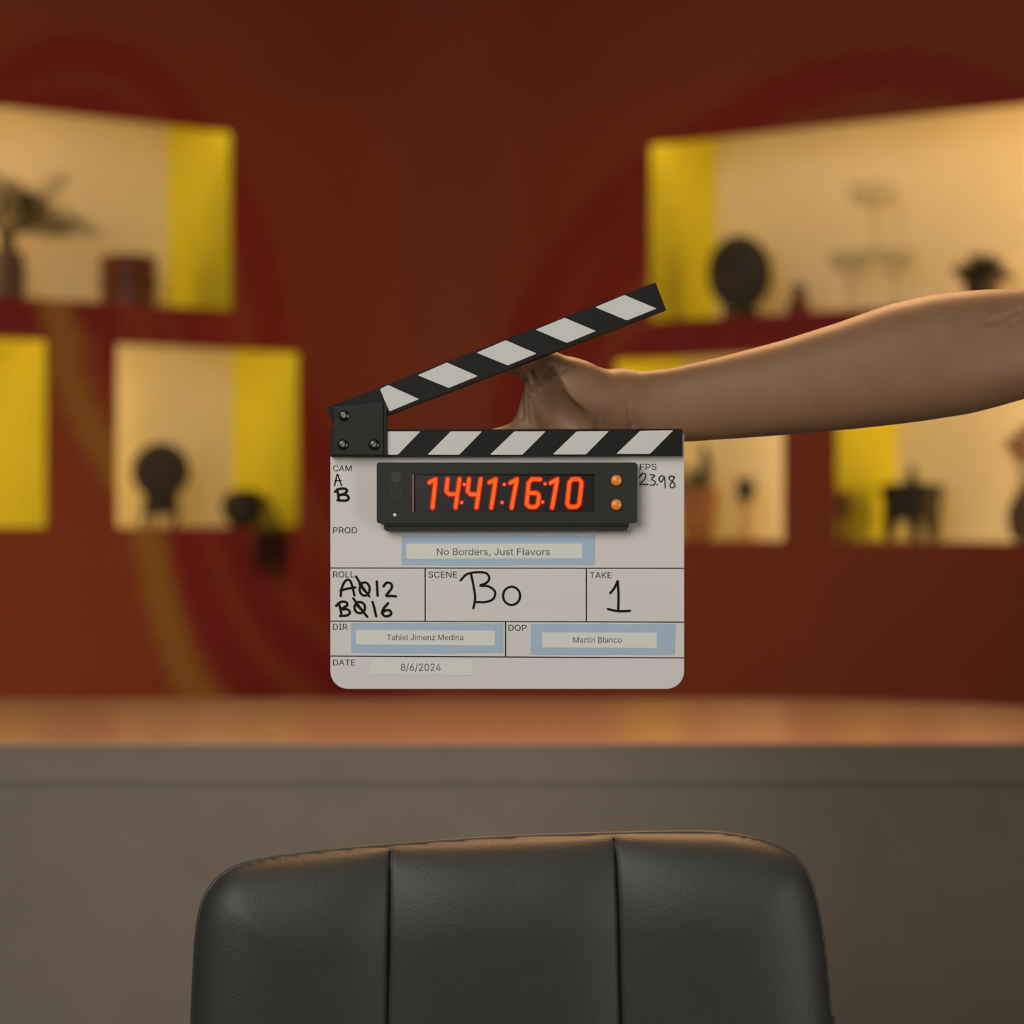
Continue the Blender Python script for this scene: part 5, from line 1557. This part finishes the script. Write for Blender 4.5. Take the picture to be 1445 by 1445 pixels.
# red vase at the left edge of the lower right niche
p, s = spot('R', 1192, 0.014, ZRL0)
o = empty('red_vase', p, 0, 'small red vase by the yellow side of the lower right niche', 'vase')
MB().lathe([(4 * s, 0), (6 * s, 4 * s), (3.5 * s, 16 * s), (4 * s, 28 * s), (8 * s, 46 * s), (8 * s, 60 * s), (5 * s, 68 * s), (6 * s, 72 * s), (4.5 * s, 72 * s), (4 * s, 64 * s), (1 * s, 60 * s)]).build('body', M['red_glaze'], o, smooth=True)

# footed bowl with a pointed knob
p, s = spot('R', 1287, 0.13, ZRL0)
o = empty('footed_bowl', p, 0, 'dark wooden footed bowl with a pointed lid in the lower right niche', 'bowl')
prof = [(14, 28), (28, 30), (35, 42), (38, 58), (42, 76), (43, 79), (40, 79), (36, 70), (3, 66)]
MB().lathe([(a * 1.1 * s, b * s) for a, b in prof], n=36, sy=0.8).build('body', M['dark_wood'], o, smooth=True)
MB().lathe([(40 * s, 77 * s), (32 * s, 80 * s), (12 * s, 82 * s), (6 * s, 86 * s), (6.5 * s, 93 * s), (4 * s, 102 * s), (1 * s, 110 * s)], n=28, sy=0.8).build('lid', M['dark_wood'], o, smooth=True)
for a in (PI * 0.06, PI * 0.94, PI * 1.5):
    x_, y_ = math.cos(a), math.sin(a) * 0.8
    MB().tube([(x_ * 33 * s, y_ * 33 * s, 0), (x_ * 31 * s, y_ * 31 * s, 14 * s), (x_ * 30 * s, y_ * 30 * s, 30 * s), (x_ * 28 * s, y_ * 28 * s, 44 * s)], [8 * s, 8 * s, 11 * s, 14 * s], 10).build('leg', M['dark_wood'], o, smooth=True)

# orange flowers in a grey vase, right edge
p, s = spot('R', 1447, 0.12, ZRL0)
o = empty('flower_vase', p, 0, 'grey vase of orange red flowers at the right edge of the lower right niche', 'vase')
MB().lathe([(14 * s, 0), (22 * s, 10 * s), (26 * s, 36 * s), (20 * s, 58 * s), (12 * s, 68 * s), (14 * s, 76 * s), (11 * s, 76 * s), (10 * s, 66 * s), (1 * s, 60 * s)]).build('body', M['mauve_clay'], o, smooth=True)
rnd = random.Random(9)
m2 = MB()
for k, (fx, fz) in enumerate(((-16, 130), (0, 146), (14, 126), (-4, 116), (24, 140))):
    fy = rnd.uniform(-12, 12)
    m2.tube([(0, 0, 66 * s), (fx * s * 0.5, fy * s * .5, 96 * s), (fx * s, fy * s, fz * s)], 0.002, 6)
    m = MB()
    for j in range(16):
        a = 2 * PI * j / 16
        for el in (0.2, 0.9):
            d_ = Vector((math.cos(a + el) * math.cos(el), math.sin(a + el) * math.cos(el), math.sin(el)))
            c_ = Vector((fx * s, fy * s, fz * s))
            m.tube([c_, c_ + d_ * 11 * s, c_ + d_ * 20 * s], [2 * s, 5 * s, 1.5 * s], 5, flat=0.4)
    m.build('flower', M['petal'], o, smooth=True)
m2.build('stems', M['dark_leaf'], o, smooth=True)
